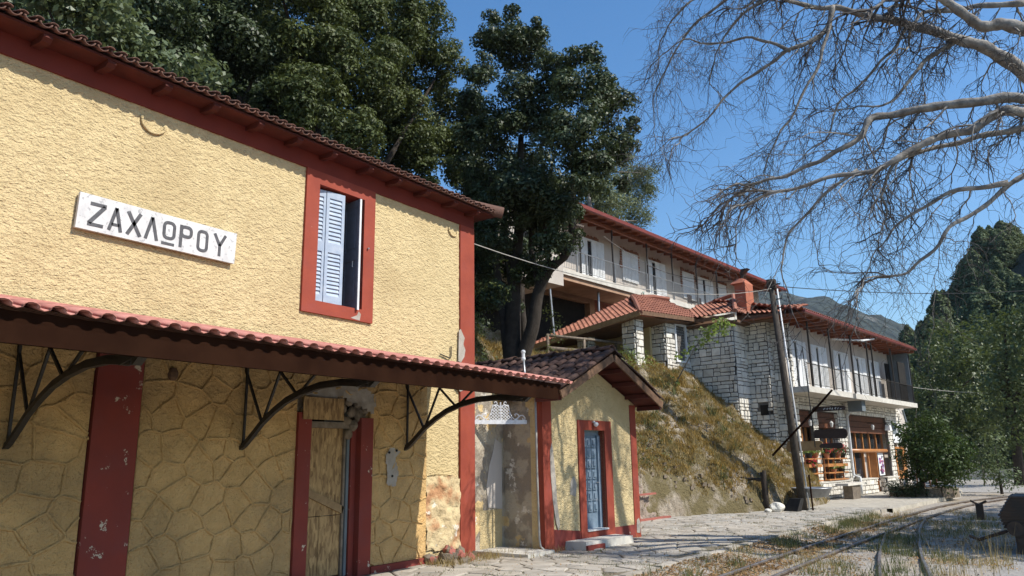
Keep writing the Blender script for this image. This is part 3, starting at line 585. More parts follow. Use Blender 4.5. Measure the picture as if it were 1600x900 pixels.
mb.box(-.3,-.02,7.55,7.6,4.1,6.03);mb.box(-.3,-.02,8.57,8.62,4.1,6.03);mb.box(-.3,-.02,7.6,8.57,4.08,4.128);mb.box(-.3,-.02,7.6,8.57,6.03,6.08)
mb.build('window_surround',M['red'],SB)
MB().prism([(.041,y,z) for y,z in [(8.33,3.96),(8.42,3.95),(8.53,3.94),(8.55,4.05),(8.5,4.09),(8.47,4.02)]],(.004,0,0)).build('paint_chip',M['bare'],SB)
# shutters
def shutter_leaf(p0,p1,z0,z1,slats,mat,label=None,panels=False):
    p0=Vector((*p0,0));p1=Vector((*p1,0));d=(p1-p0);L=d.length;d/=L;n=Vector((d.y,-d.x,0))
    def fr(o,a,z): return tuple(p0+d*a+n*o+Vector((0,0,z)))
    s=.055 if L>.25 else .04;mb=MB();t=.02
    mb.box(-t,t,0,s,z0,z1,fr);mb.box(-t,t,L-s,L,z0,z1,fr)
    zm=z0+(z1-z0)*.48
    for a,b in((z0,z0+.12),(zm-.06,zm+.1),(z1-.11,z1)): mb.box(-t,t,s,L-s,a,b,fr)
    f=mb.build('shutter_leaf',mat,SB,label=label)
    for a,b in((z0+.12,zm-.06),(zm+.1,z1-.11)):
        if panels:
            mb=MB();mb.box(-.008,.008,s,L-s,a,b,fr);mb.box(-.016,.016,s+.05,L-s-.05,a+.06,b-.06,fr);mb.build('shutter_panel',mat,f)
        else:
            k=slats
            for i in range(k):
                z=a+(b-a)*(i+.5)/k;h=(b-a)/k;mb=MB();P=[fr(.014,s,z-h*.62),fr(-.012,s,z+h*.42),fr(-.006,s,z+h*.5),fr(.02,s,z-h*.5)]
                e=Vector(fr(.014,L-s,z-h*.62))-Vector(P[0]);mb.prism(P,tuple(e)).build('slat',mat,f)
    return f
shutter_leaf((-.10,7.605),(-.05,7.80),4.14,5.99,11,M['blueshut'])
shutter_leaf((-.045,7.81),(.0,8.155),4.14,5.99,11,M['blueshut'])
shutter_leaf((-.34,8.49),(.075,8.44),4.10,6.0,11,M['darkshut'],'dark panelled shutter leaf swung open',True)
MB().box(-.33,.075,8.443,8.449,4.11,5.99).build('edge_strip',M['whitepaint'],SB) if False else None
mb=MB();mb.box(.078,.09,8.425,8.462,4.1,6.0);mb.build('leaf_edge',M['whitepaint'],SB)
mb=MB();mb.tube([(-.02,8.42,4.83),(-.02,8.39,4.83),(-.02,8.39,4.93),(-.02,8.42,4.93)],.006,5);mb.build('shutter_handle',M['galv'],SB)
mb=MB();mb.tube([(.045,8.66,5.19),(.075,8.66,5.19)],.015,8);mb.build('shutter_catch',M['galv'],SB)
mb=MB()
for a,b in((7.6,7.64),(8.08,8.12),(8.53,8.57)): mb.box(-.28,-.24,a,b,4.13,6.03)
mb.build('window_frame',M['oldwood'],SB)
# plaster rings and the bent wire
for y0,z0,r in((4.83,6.07,.165),(10.93,6.07,.13)):
    mb=MB();mb.tube([(.02,y0+r*math.cos(a),z0-.0+r*math.sin(a)*.9) for a in [math.pi*(.93+1.05*k/14) for k in range(15)]],.017,6);mb.build('plaster_ring',M['stucco'],SB,smooth=True)
MB().tube([(.03,10.55,3.6),(.03,10.83,3.55),(.03,10.86,3.6),(.03,10.86,3.78)],.012,5).build('bent_wire',M['iron'],SB)
# eaves: corbels, soffit, tiles
MB().box(0,.37,-3,11.85,6.50,6.53).build('soffit_board',M['redwood'],SB)
MB().box(-6,0,11.57,11.85,6.50,6.53).build('soffit_board',M['redwood'],SB)
for y in [3.33-.73*5,3.33-.73*4,3.33-.73*3,3.33-.73*2,3.33-.73,3.33,4.06,4.8,5.5,6.23,6.92,7.61,8.4,9.1,9.82,10.6,11.3]:
    mb=MB();mb.prism([(.03,y-.05,6.5),(.36,y-.05,6.5),(.37,y-.05,6.46),(.32,y-.05,6.42),(.24,y-.05,6.415),(.14,y-.05,6.43),(.03,y-.05,6.44)],(0,.10,0)).build('eave_bracket',M['redwood'],SB)
def tilemesh(name,L,r,mat,up=True,taper=.85,n=7,t=.016,flip=False):
    mb=MB();P=[]
    for x,rr in((0,r),(L,r*taper)):
        for off in(0,t):
            for k in range(n):
                a=math.pi*k/(n-1);P.append((x,math.cos(a)*(rr-off),(math.sin(a)*(rr-off)*.8)*(-1 if flip else 1)))
    mb.v=P
    for k in range(n-1):
        mb.f+=[(k,k+1,2*n+k+1,2*n+k),(n+k+1,n+k,3*n+k,3*n+k+1),(k+1,k,n+k,n+k+1),(2*n+k,2*n+k+1,3*n+k+1,3*n+k)]
    mb.f+=[(0,2*n,3*n,n),(n-1,2*n-1,4*n-1,3*n-1)]
    me=bpy.data.meshes.new(name);me.from_pydata(mb.v,[],mb.f);me.materials.append(mat);me.shade_smooth();return me
tm=tilemesh('eave_tile',.42,.052,M['tileeave']);tmf=tilemesh('eave_pan_tile',.42,.07,M['tileeave'],flip=True)
flatten_mesh(tm,.75);sl=R(17);rt_=random.Random(5)
for c in range(2):
    y=-2.9;
    while y<11.95:
        x=.47-c*.34*math.cos(sl);z=6.585+c*.34*math.sin(sl)
        rr=(rt_.uniform(-.03,.03),-sl*0+0,math.pi+rt_.uniform(-.04,.04))
        inst('roof_tile',tm,(x+rt_.uniform(-.012,.012),y,z+rt_.uniform(-.006,.008)),(0,-sl,math.pi+rt_.uniform(-.05,.05)),SB)
        if c==0: inst('pan_tile',tmf,(x-.01,y+.08,z-.004),(0,-sl,math.pi),SB)
        y+=.16
mb=MB();mb.add([(.44,-3,6.555),(.44,11.9,6.555),(-2.9,8.6,7.55),(-2.9,-3,7.55),(-6.3,11.9,6.555),(-6.3,-3,6.555)],[(0,1,2,3),(1,4,2),(3,2,4,5)]);mb.build('roof',M['tileeave'],SB)
mb=MB();mb.tube([(.5,11.92,6.58),(-.4,11.0,6.86),(-2.9,8.6,7.62)],[.12,.1,.1],8);mb.build('hip_ridge',M['tileeave'],SB,smooth=True)
# lower wall: imitation stonework, every cell a stone
def doorhole(a,b,y0,pad=.0):
    y=a+y0;z=b+.08
    if 7.3-pad<y<8.92+pad: return False
    return True
LW=[]
for (ya,yb,sd_) in((-3,4.40,21),(5.0,7.34,22),(8.88,10.19,23)):
    LW+=face_stones(lambda a,b,o,ya=ya:(.03+o,ya+a,.1+b),None,yb-ya,3.32,.40,.34,.006,sd_,depth=.006,dome=.012)
LW+=face_stones(lambda a,b,o:(.03+o,7.34+a,2.7+b),None,1.54,.72,.38,.34,.006,24,depth=.006,dome=.012)
place_stones(LW,'imitation_stone',M['stone_plaster'],M['stone_plaster'],SB,290)
mb=MB()                                       # raised pointing between the imitation stones
for (ya,yb,sd_,w_,h_,z0,sx_,sy_) in((-3,4.40,21,7.4,3.32,.1,.40,.34),(5.0,7.34,22,2.34,3.32,.1,.40,.34),(8.88,10.19,23,1.31,3.32,.1,.40,.34),(7.34,8.88,24,1.54,.72,2.7,.38,.34)):
    for q,ar in cells(w_,h_,sx_,sy_,0.0,seed=sd_):
        n=len(q)
        for i in range(n):
            a=q[i];b=q[(i+1)%n]
            if (a[0],a[1])>(b[0],b[1]) or math.hypot(a[0]-b[0],a[1]-b[1])<.03: continue
            if any(abs(p[0])<.01 or abs(p[0]-w_)<.01 or abs(p[1])<.01 or abs(p[1]-h_)<.01 for p in(a,b)) and (abs(a[0]-b[0])<.01 or abs(a[1]-b[1])<.01): continue
            m_=((a[0]+b[0])/2+rk.uniform(-.015,.015),(a[1]+b[1])/2+rk.uniform(-.015,.015));r_=.017
            mb.tube([(.036,ya+a[0],z0+a[1]),(.043,ya+m_[0],z0+m_[1]),(.036,ya+b[0],z0+b[1])],[r_,r_*1.25,r_],5,False)
mb.build('raised_pointing',M['stone_plaster'],SB,smooth=True,norm=False,kind='stuff')
mb=MB();mb.box(-.03,.031,-3,4.4,0,3.45);mb.box(-.03,.031,5.0,7.36,0,3.45);mb.box(-.03,.031,8.84,10.2,0,3.45);mb.box(-.03,.031,7.36,8.84,2.68,3.45);mb.build('lower_wall',M['stone_plaster'],SB)
rough('plain_wall_strip',10.2,11.14,-.05,3.15,-.012,.016,.03,M['stucco'],seed=9)
def roughpatch(name,poly,x,mat,amp=.02,seed=1,step=.05,th=.02):
    ys=[p[0] for p in poly];zs=[p[1] for p in poly]
    def ins(y,z):
        c=False;n=len(poly)
        for i in range(n):
            a=poly[i];b=poly[i-1]
            if (a[1]>z)!=(b[1]>z) and y<(b[0]-a[0])*(z-a[1])/(b[1]-a[1])+a[0]: c=not c
        return c
    ny=int((max(ys)-min(ys))/step)+2;nn=int((max(zs)-min(zs))/step)+2;mb=MB();idx={}
    def vid(i,j):
        if (i,j) not in idx:
            y=min(ys)+i*step;z=min(zs)+j*step;q=Vector((seed,y*5,z*5));idx[i,j]=len(mb.v)
            jy=noise.noise(q*1.9)*step*.8;jz=noise.noise(q*2.3+Vector((5,0,0)))*step*.8
            mb.v.append((x+th+amp*(noise.noise(q)+.5*noise.noise(q*2.7)),y+jy,z+jz))
        return idx[i,j]
    for j in range(nn):
        for i in range(ny):
            if ins(min(ys)+(i+.5)*step,min(zs)+(j+.5)*step): mb.f.append((vid(i,j),vid(i+1,j),vid(i+1,j+1),vid(i,j+1)))
    return mb,name,mat
a,b,c=roughpatch('peeled_patch',[(10.22,.2),(11.12,.1),(11.12,1.35),(10.95,1.42),(10.2,1.44)],.0,M['peel'],.035,3,.03,.03);a.build(b,c,SB,smooth=True,norm=False)
mb=MB();mb.tube([(.03,10.2,1.44),(.035,10.5,1.47),(.03,10.75,1.45),(.02,11.0,1.42)],.016,5);mb.build('broken_render_edge',M['stucco'],SB)
MB().box(-.02,.075,4.42,4.97,-.05,3.3).build('wall_pilaster',M['redworn'],SB)
MB().box(-.02,.11,8.86,10.21,-.3,.09).build('plinth',M['redworn'],SB)
MB().box(-.02,.10,5.0,7.34,-.3,.08).build('plinth',M['redworn'],SB)
MB().box(.112,.34,9.72,10.06,-.3,-.02).build('plinth_block',M['red'],SB)
DS=thing('loose_slab',(.3,7.2,0),'pale broken marble slab leaning low before the boarded doorway','slab')
MB().prism([(.12,6.85,.0),(.16,7.55,-.02),(.5,7.5,-.02),(.46,6.9,0)],(0,.01,.115),.02).build('slab',M['marble'],DS)
mb=MB();mb.box(-.05,.085,7.36,7.6,-.05,2.41);mb.build('door_post',M['redworn'],SB)
mb=MB();mb.box(-.35,.085,8.6,8.86,-.05,2.37);mb.build('door_post',M['redworn'],SB)
MB().box(-.4,-.03,8.5,8.6,-.05,2.2).build('door_reveal',M['redworn'],SB)
# boarded doorway
def osbp(y0,y1,z0,z1,x,label=None): return MB().box(x-.018,x,y0,y1,z0,z1).build('osb_board',M['osb'],SB,label=label)
osbp(7.6,8.43,.9,2.22,-.12);osbp(7.6,7.97,.02,.89,-.118);osbp(7.98,8.43,.02,.89,-.12)
osbp(7.42,8.2,2.31,2.64,.11,'separate top board over the doorway')
MB().box(-.1,.0,7.6,8.5,2.2,2.29).build('batten',M['oldwood'],SB)
mb=MB();mb.beam((-.095,7.6,1.3),(-.095,8.42,.96),.11,.03,(1,0,0));mb.build('batten',M['plankl'],SB)
MB().box(-.12,-.08,8.39,8.43,.0,2.2).build('batten',M['oldwood'],SB)
MB().box(-.13,-.06,8.44,8.49,.0,2.2).build('metal_jamb',M['grey'],SB)
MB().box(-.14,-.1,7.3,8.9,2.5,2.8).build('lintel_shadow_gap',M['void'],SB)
rr=random.Random(8)
for y,z,r in((8.42,2.12,.085),(8.5,2.25,.10),(8.38,2.33,.08),(8.62,2.42,.11),(8.47,2.46,.09),(8.75,2.5,.09),(8.3,2.5,.07),(8.6,2.6,.1),(8.4,2.62,.08),(8.2,2.7,.07),(7.9,2.72,.06)):
    mb=MB();bm=bmesh.new();bmesh.ops.create_icosphere(bm,subdivisions=2,radius=r)
    for v in bm.verts: v.co*=1+.35*noise.noise(v.co*9+Vector((y*7,z*5,0)));v.co.x*=.7
    mb.add([v.co+Vector((-.02,y,z)) for v in bm.verts],[tuple(v.index for v in f.verts) for f in bm.faces]);bm.free();mb.build('rubble_stone',M['rubble'],SB)
a,b,c=roughpatch('broken_plaster',[(7.5,2.66),(8.2,2.68),(8.9,2.45),(8.95,2.75),(8.6,2.85),(8.0,2.88),(7.6,2.8)],.03,M['bare'],.03,5,.035,.03);a.build(b,c,SB,smooth=True,norm=False)
a,b,c=roughpatch('cement_patch',[(9.22,1.3),(9.42,1.28),(9.48,1.5),(9.4,1.72),(9.5,1.85),(9.3,1.92),(9.18,1.8)],.03,M['bare'],.01,6,.025,.03);a.build(b,c,SB,smooth=True,norm=False)
for y,z in((9.25,1.83),(9.42,1.86),(9.33,1.45)): MB().tube([(.06,y,z),(.075,y,z)],.02,8).build('drill_hole',M['void'],SB)
mb=MB();mb.lathe((.06,5.36,2.72),[(.03,0),(.06,.04),(.065,.1),(.04,.16)],7);mb.build('vent_stub',M['brownwood'],SB)
# ------------------------------------------------------------------ sign
SG=thing('station_sign',(.03,5.05,4.6),'long white name board lettered in dark Greek capitals on the yellow wall','sign')
mb=MB();mb.prism([(.03,3.98,4.418),(.03,6.12,4.405),(.03,6.135,4.845),(.03,3.995,4.86)],(.045,0,0));mb.build('sign_board',M['marble'],SG)
def stroke(mb,p,q,wd=.042,x=.076):
    p=Vector((0,*p));q=Vector((0,*q));d=(q-p).normalized();n=Vector((0,-d.z,d.y))*wd/2
    mb.prism([tuple(v+Vector((x,0,0))) for v in(p-n,q-n,q+n,p+n)],(.004,0,0))
def ring(mb,y0,y1,z0,z1,wd=.042,x=.076,r=.07):
    out=[];inn=[]
    for cx,cz,a0 in((y1-r,z1-r,0),(y0+r,z1-r,90),(y0+r,z0+r,180),(y1-r,z0+r,270)):
        for k in range(5):
            a=R(a0+k*22.5);out.append((cx+r*math.cos(a),cz+r*math.sin(a)));inn.append((cx+(r-wd)*math.cos(a),cz+(r-wd)*math.sin(a)))
    n=len(out);mb.add([(x,*p) for p in out]+[(x,*p) for p in inn]+[(x+.004,*p) for p in out]+[(x+.004,*p) for p in inn],
       [(2*n+i,2*n+(i+1)%n,3*n+(i+1)%n,3*n+i) for i in range(n)]+[(i,(i+1)%n,2*n+(i+1)%n,2*n+i) for i in range(n)]+[(n+(i+1)%n,n+i,3*n+i,3*n+(i+1)%n) for i in range(n)])
zb,zt=4.475,4.77
LT=[]
def L_(f): mb=MB();f(mb);mb.build('letter',M['lettering'],SG)
L_(lambda m:(stroke(m,(4.125,zt-.02),(4.315,zt-.02)),stroke(m,(4.30,zt-.03),(4.125,zb+.03),.048),stroke(m,(4.11,zb+.02),(4.295,zb+.02))))
L_(lambda m:(stroke(m,(4.365,zb),(4.44,zt)),stroke(m,(4.44,zt),(4.51,zb)),stroke(m,(4.39,zb+.08),(4.49,zb+.08),.035)))
L_(lambda m:(stroke(m,(4.585,zt),(4.755,zb),.046),stroke(m,(4.745,zt),(4.59,zb),.046)))
L_(lambda m:(stroke(m,(4.825,zb),(4.90,zt)),stroke(m,(4.90,zt),(4.975,zb))))
L_(lambda m:(ring(m,5.045,5.225,4.525,4.775),stroke(m,(5.04,zb-.005),(5.215,zb-.005),.036)))
L_(lambda m:(stroke(m,(5.30,zb-.01),(5.30,zt)),ring(m,5.282,5.465,4.60,4.772,.042,.0765,.07)))
L_(lambda m:ring(m,5.53,5.70,zb-.01,zt))
L_(lambda m:(stroke(m,(5.79,zt),(5.875,4.61)),stroke(m,(5.96,zt),(5.875,4.61)),stroke(m,(5.875,4.625),(5.875,zb-.01))))
# ================================================================== CANOPY
CN=thing('platform_canopy',(0,6,3.4),'red tiled lean-to canopy over the station front on black iron brackets','canopy')
MB().box(2.74,2.79,-3,10.2,2.585,2.745).build('fascia_board',M['darkwood'],CN)
MB().box(2.70,2.755,-3,10.32,2.75,2.84).build('fascia_board',M['darkwood'],CN)
mb=MB();mb.box(2.60,2.68,-3,10.1,2.62,2.75);mb.build('front_beam',M['darkwood'],CN)
cs=math.atan2(.58,2.75)
mb=MB();mb.add([(2.72,-3,2.84),(2.72,10.4,2.84),(0,10.4,3.42),(0,-3,3.42),(2.72,-3,2.81),(2.72,10.4,2.81),(0,10.4,3.39),(0,-3,3.39)],[(0,1,2,3),(7,6,5,4),(0,4,5,1),(1,5,6,2),(2,6,7,3)]);mb.build('boarding',M['darkwood'],CN)
for i in range(18):
    y=-2.6+i*.76;mb=MB();mb.beam((.03,y,3.33),(2.62,y,2.79),.07,.09);mb.build('rafter',M['darkwood'],CN)
MB().box(.06,.13,-3,10.2,3.0,3.1).build('wall_plate',M['darkwood'],CN)
tp=tilemesh('canopy_tile',.4,.068,M['tilepink'],taper=.92,n=7,t=.012);tpp=tilemesh('canopy_pan',.4,.06,M['tilepink'],flip=True,n=5,t=.012)
flatten_mesh(tp,.72);mbj=MB()
for c in range(8):
    for i in range(69):
        y=-2.98+i*.1965;x=2.86-c*.345*math.cos(cs);z=2.872+c*.345*math.sin(cs)
        if c<2:
            inst('canopy_tile',tp,(x,y,z),(0,-cs,math.pi),CN)
            if c==0: inst('canopy_pan_tile',tpp,(x-.005,y+.098,z+.022),(0,-cs,math.pi),CN)
        else:
            mt=Matrix.Translation((x,y,z))@Matrix.Rotation(math.pi,4,'Z')@Matrix.Rotation(-cs,4,'Y')
            mbj.add([mt@v.co for v in tp.vertices],[tuple(p.vertices) for p in tp.polygons])
mbj.build('canopy_tiles_remainder',M['tilepink'],CN,kind='stuff',norm=False)
for yb in(.56,3.56,6.44,9.65):
    ex=2.62
    mb=MB();path=[(.0,1.87),(.12,1.92),(.25,2.02),(.47,2.2),(.7,2.34),(.95,2.46),(1.25,2.55),(1.6,2.61),(2.0,2.62),(2.45,2.575)]
    P=[Vector((x,yb,z)) for x,z in path]
    for a,b in zip(P,P[1:]): mb.beam(a,b+(b-a)*.04,.06,.05)
    for a,b in zip(P,P[1:]): mb.beam(a+Vector((0,0,.035)),b+Vector((0,0,.035))+(b-a)*.04,.012,.06)
    br=mb.build('bracket',M['iron'],CN)
    T_=lambda x:2.975-.135*x
    for (a,b) in(((.085,1.88),(.085,3.0)),((.03,T_(0)),(.47,2.2)),((.47,2.2),(.80,T_(.8))),((.80,T_(.8)),(1.17,2.53)),((1.17,2.53),(1.5,T_(1.5))),((.0,T_(0)+.02),(2.62,T_(2.6)+.02))):
        m2=MB();m2.beam((a[0],yb,a[1]),(b[0],yb,b[1]),.03,.028);m2.build('strut',M['iron'],br)
    m2=MB();m2.beam((2.3,yb,2.60),(2.62,yb,2.66),.10,.09);m2.beam((2.52,yb,2.56),(2.66,yb,2.66),.085,.05);m2.build('end_shoe',M['iron'],br)
# ================================================================== RECESS, ORNAMENT, PIPES
SW=thing('link_wall',(-.05,12,0),'low stained plaster wall in the corner between station and small house','wall')
mb=MB();mb.box(-.25,-.05,11.56,12.6,-.1,3.3);mb.build('wall',M['recess'],SW)
MB().box(-.05,-.044,11.8,12.5,-.02,.75).build('yellow_paint_remnant',M['stucco'],SW)
MB().prism([(-.045,y,z) for y,z in [(12.05,.8),(12.5,.75),(12.5,2.0),(12.3,2.1),(12.2,1.8),(12.1,1.6),(12.0,1.2)]],(.012,0,0)).build('white_plaster_remnant',M['whitewall'],SW)
MB().box(-.3,1.2,11.57,12.44,-.06,.055).build('concrete_sill',M['slab'],SW)
OR=thing('iron_ornament',(.32,12.0,2.45),'white wrought iron scrollwork crest hung in the corner beneath the canopy end','ironwork')
def of(a,z,o=0): return (.0+.64*a,11.58+.84*a,2.40+(z-2.47)*.85)
mb=MB();mb.beam(of(0,2.47),of(1,2.47),.03,.075);mb.build('bar',M['white_iron'],OR)
mb=MB();mb.beam(of(.5,2.44),of(.5,2.92),.02,.022);mb.build('centre_post',M['white_iron'],OR)
def sc(path,r=.012,nm='scroll'):
    MB().tube([of(*p) for p in path],r,5).build(nm,M['white_iron'],OR)
for s in(-1,1):
    sc([(.5+s*a,z) for a,z in((.34,2.52),(.27,2.53),(.22,2.58),(.18,2.68),(.155,2.80),(.15,2.85),(.10,2.85),(.06,2.88),(.075,2.92),(.10,2.93),(.115,2.90))],.0095)
    sc([(.5+s*a,z) for a,z in((.27,2.52),(.33,2.56),(.38,2.62),(.43,2.62),(.47,2.57),(.47,2.52),(.43,2.52),(.42,2.56))])
    sc([(.5+s*a,z) for a,z in((.36,2.58),(.34,2.64),(.30,2.66),(.27,2.64),(.29,2.61))])
    sc([(.5+s*a,z) for a,z in((.12,2.85),(.09,2.82),(.05,2.85),(.03,2.82))])
wd=lambda z:.24-.09*min(1,(z-2.5)/.3)
mb=MB()
for k in range(-8,9):
    for s in(1,-1):
        pts=[(k*.06+s*t*.9,2.51+t) for t in [i*.02 for i in range(18)]]
        seg=[p for p in pts if abs(p[0])<=wd(p[1]) and p[1]<2.85]
        if len(seg)>1: mb.tube([of(.5+seg[0][0],seg[0][1]),of(.5+seg[-1][0],seg[-1][1])],.0075,4)
mb.build('lattice',M['white_iron'],OR,norm=False)
VP=thing('vent_pipe',(.62,12.4,3),'thin grey vent pipe with a white cap rising by the small house roof','pipe')
mb=MB();mb.tube([(.66,12.4,3.0),(.61,12.4,3.62)],.022,8);mb.build('pipe',M['galv'],VP,smooth=True)
mb=MB();mb.lathe((.605,12.4,3.60),[(.03,0),(.045,.03),(.045,.06),(.033,.075),(.033,.16),(.045,.165),(.045,.2),(.02,.22)],10);mb.build('cap',M['whitepaint'],VP,smooth=False)
DP=thing('drain_pipe',(.88,12.38,0),'slim yellowed drain pipe standing at the corner of the small house','pipe')
MB().tube([(1.03,12.36,.04),(.93,12.38,.1),(.90,12.39,.25),(.88,12.39,1.5),(.88,12.39,2.85)],.022,7).build('pipe',M['wire'],DP,smooth=True)
# ================================================================== SMALL HOUSE
AF=Fr((.95,12.5,0),4.5)
AH=thing('small_house',AF(0,1.7,0),'small yellow gabled house with slate blue panelled door beside the station','small house')
W=3.42;apx=1.68;hw=2.88;ha=3.62
def gable(o,th,mat,nm):
    mb=MB()
    mb.box(o-th,o,.0,1.37,-.1,2.27,AF);mb.box(o-th,o,2.12,W,-.1,2.27,AF);mb.box(o-th,o,1.37,2.12,-.1,.27,AF)
    mb.prism([AF(o-th,0,2.27),AF(o-th,W,2.27),AF(o-th,W,hw),AF(o-th,apx,ha),AF(o-th,0,hw)],tuple(AF.V*th))
    return mb.build(nm,mat,AH)
gable(0,.3,M['stucco'],'front_wall')
mb=MB();mb.box(-4.5,-.3,0,.25,-.1,hw,AF);mb.build('side_wall',M['recess'],AH)
mb=MB();mb.box(-4.5,-.3,W-.25,W,-.1,hw,AF);mb.box(-4.5,-4.3,.25,W-.25,-.1,hw,AF);mb.build('back_walls',M['stucco'],AH)
MB().box(-.12,.018,-.015,.27,-.05,2.86,AF).build('pilaster',M['red'],AH)
MB().box(-.4,.018,3.2,W+.015,-.05,2.86,AF).build('pilaster',M['red'],AH)
MB().prism([AF(-.02,.27,-.05),AF(-.02,1.14,-.05),AF(-.02,1.14,.29),AF(-.02,.27,.38)],tuple(AF.V*.042)).build('base_band',M['redworn'],AH);MB().box(-.02,.022,2.38,3.2,-.05,.27,AF).build('base_band',M['redworn'],AH)
mb=MB();mb.box(-.02,.03,1.15,1.37,-.05,2.47,AF);mb.box(-.02,.03,2.12,2.38,-.05,2.47,AF);mb.box(-.02,.03,1.37,2.12,2.27,2.47,AF);mb.box(-.02,.03,1.37,2.12,-.05,.27,AF)
mb.box(-.25,-.02,2.12,2.16,.27,2.27,AF);mb.box(-.25,-.02,1.33,1.37,.27,2.27,AF)
mb.build('door_surround',M['red'],AH)
MB().prism([AF(.019,y,z) for y,z in [(.26,2.0),(.30,1.8),(.36,1.3),(.38,.9),(.45,.45),(.40,.35),(.33,.5),(.25,.9),(.2,1.4),(.2,1.85)]],tuple(AF.V*.008)).build('bare_plaster_patch',M['bare'],AH)
MB().prism([AF(.019,y,z) for y,z in [(3.25,.1),(3.38,.08),(3.43,.25),(3.36,.4),(3.27,.36)]],tuple(AF.V*.008)).build('bare_plaster_patch',M['bare'],AH)
MB().prism([AF(-.002,y,z) for y,z in [(.85,1.0),(1.02,.95),(1.08,1.2),(.98,1.35),(.87,1.25)]],tuple(AF.V*.008)).build('bare_plaster_patch',M['bare'],AH)
mb=MB();mb.box(-.18,-.13,1.37,2.12,2.17,2.27,AF);mb.box(-.18,-.13,1.37,1.43,.27,2.17,AF);mb.box(-.19,-.10,2.03,2.12,.27,2.17,AF);mb.build('door_frame',M['bluedoor'],AH)
dr=MB().box(-.19,-.15,1.43,2.03,.28,2.17,AF).build('door',M['bluedoor'],AH)
for i in range(3):
    for j in range(7):
        y0=1.455+i*.187;z0=.62+j*.218
        mb=MB();mb.box(-.15,-.12,y0,y0+.158,z0,z0+.185,AF)
        mb.box(-.12,-.10,y0+.035,y0+.123,z0+.04,z0+.145,AF);mb.build('door_panel',M['bluedoor'],dr)
mb=MB();mb.tube([AF(-.14,1.99,1.2),AF(-.08,1.99,1.2),AF(-.08,1.90,1.2)],.01,6);mb.build('door_handle',M['galv'],dr)
MB().box(-.3,.05,1.37,2.12,.255,.285,AF).build('threshold',M['marble'],AH)
mb=MB();mb.prism([AF(.03,.58,-.05),AF(.5,.62,-.05),AF(.52,2.3,-.05),AF(.03,2.36,-.05)],(0,0,.19),.03);mb.build('step',M['slab'],AH)
MB().prism([AF(.5,.62,-.04),AF(.55,.62,-.04),AF(.55,1.2,-.04),AF(.5,1.2,-.04)],(0,0,.12)).build('step_edge',M['redworn'],AH)
mb=MB();mb.lathe(AF(.09,1.72,2.36),[(.02,-.02),(.05,.01),(.055,.04),(.03,.075)],10);mb.tube([AF(.02,1.68,2.44),AF(.09,1.68,2.44)],.02,6);mb.build('door_lamp',M['whitepaint'],AH,smooth=True)
# roof
rs=math.atan(.47);ZA=3.87;OH=.62
def rp(u,o,dz=0): return AF(o,u,ZA-abs(u-apx)*math.tan(rs)+dz)
for s,u0 in((-1,-.2),(1,3.62)):
    mb=MB();P=[rp(apx,OH-.04,-.13),rp(u0,OH-.04,-.13),rp(u0,-4.9,-.13),rp(apx,-4.9,-.13)]
    mb.prism(P,(0,0,.03));mb.build('roof_boarding',M['redwood'],AH)
    for k in range(6):
        o=OH-.12-k*.95 if k else OH-.1
    mb=MB();mb.beam(rp(apx+s*.03,OH,-.12),rp(u0,OH,-.12),.035,.15);mb.build('barge_board',M['brownwood'],AH)
    for k in range(4):
        uu=apx+(u0-apx)*(.2+.26*k);mb=MB();mb.beam(rp(uu,.0,-.19),rp(uu,OH-.04,-.19),.07,.09);mb.build('purlin_end',M['redwood'],AH)
ta=tilemesh('small_house_tile',.44,.105,M['tile']);tf=tilemesh('small_house_pan',.44,.1,M['tile'],flip=True)
rt_=random.Random(9);ncol=24
for s in(-1,1):
    Ls=(apx+.26)/math.cos(rs) if s<0 else (3.68-apx)/math.cos(rs);nc=5
    dstep=(Ls-.42)/nc
    for i in range(ncol):
        o=OH-.06-i*.232
        for c in range(nc+1):
            dd=Ls-c*dstep;u=apx+s*dd*math.cos(rs);z=ZA-dd*math.sin(rs)+.015
            p=Vector(AF(o+rt_.uniform(-.02,.02),u,z+rt_.uniform(-.008,.02)))
            hd=math.atan2(-s*AF.U.y,-s*AF.U.x)
            inst('roof_tile',ta,p,(0,-rs,hd+rt_.uniform(-.06,.06)),AH)
            if s<0 or i<2: inst('pan_tile',tf,Vector(AF(o-.115,u,z-.02)),(0,-rs,hd),AH)
tr=tilemesh('small_house_ridge',.44,.13,M['tile'])
for i in range(15):
    p=Vector(AF(OH-i*.38,apx+rt_.uniform(-.015,.015),ZA+.05+rt_.uniform(-.01,.02)));inst('ridge_tile',tr,p,(0,R(3),math.atan2(-AF.V.y,-AF.V.x)+rt_.uniform(-.06,.06)),AH)
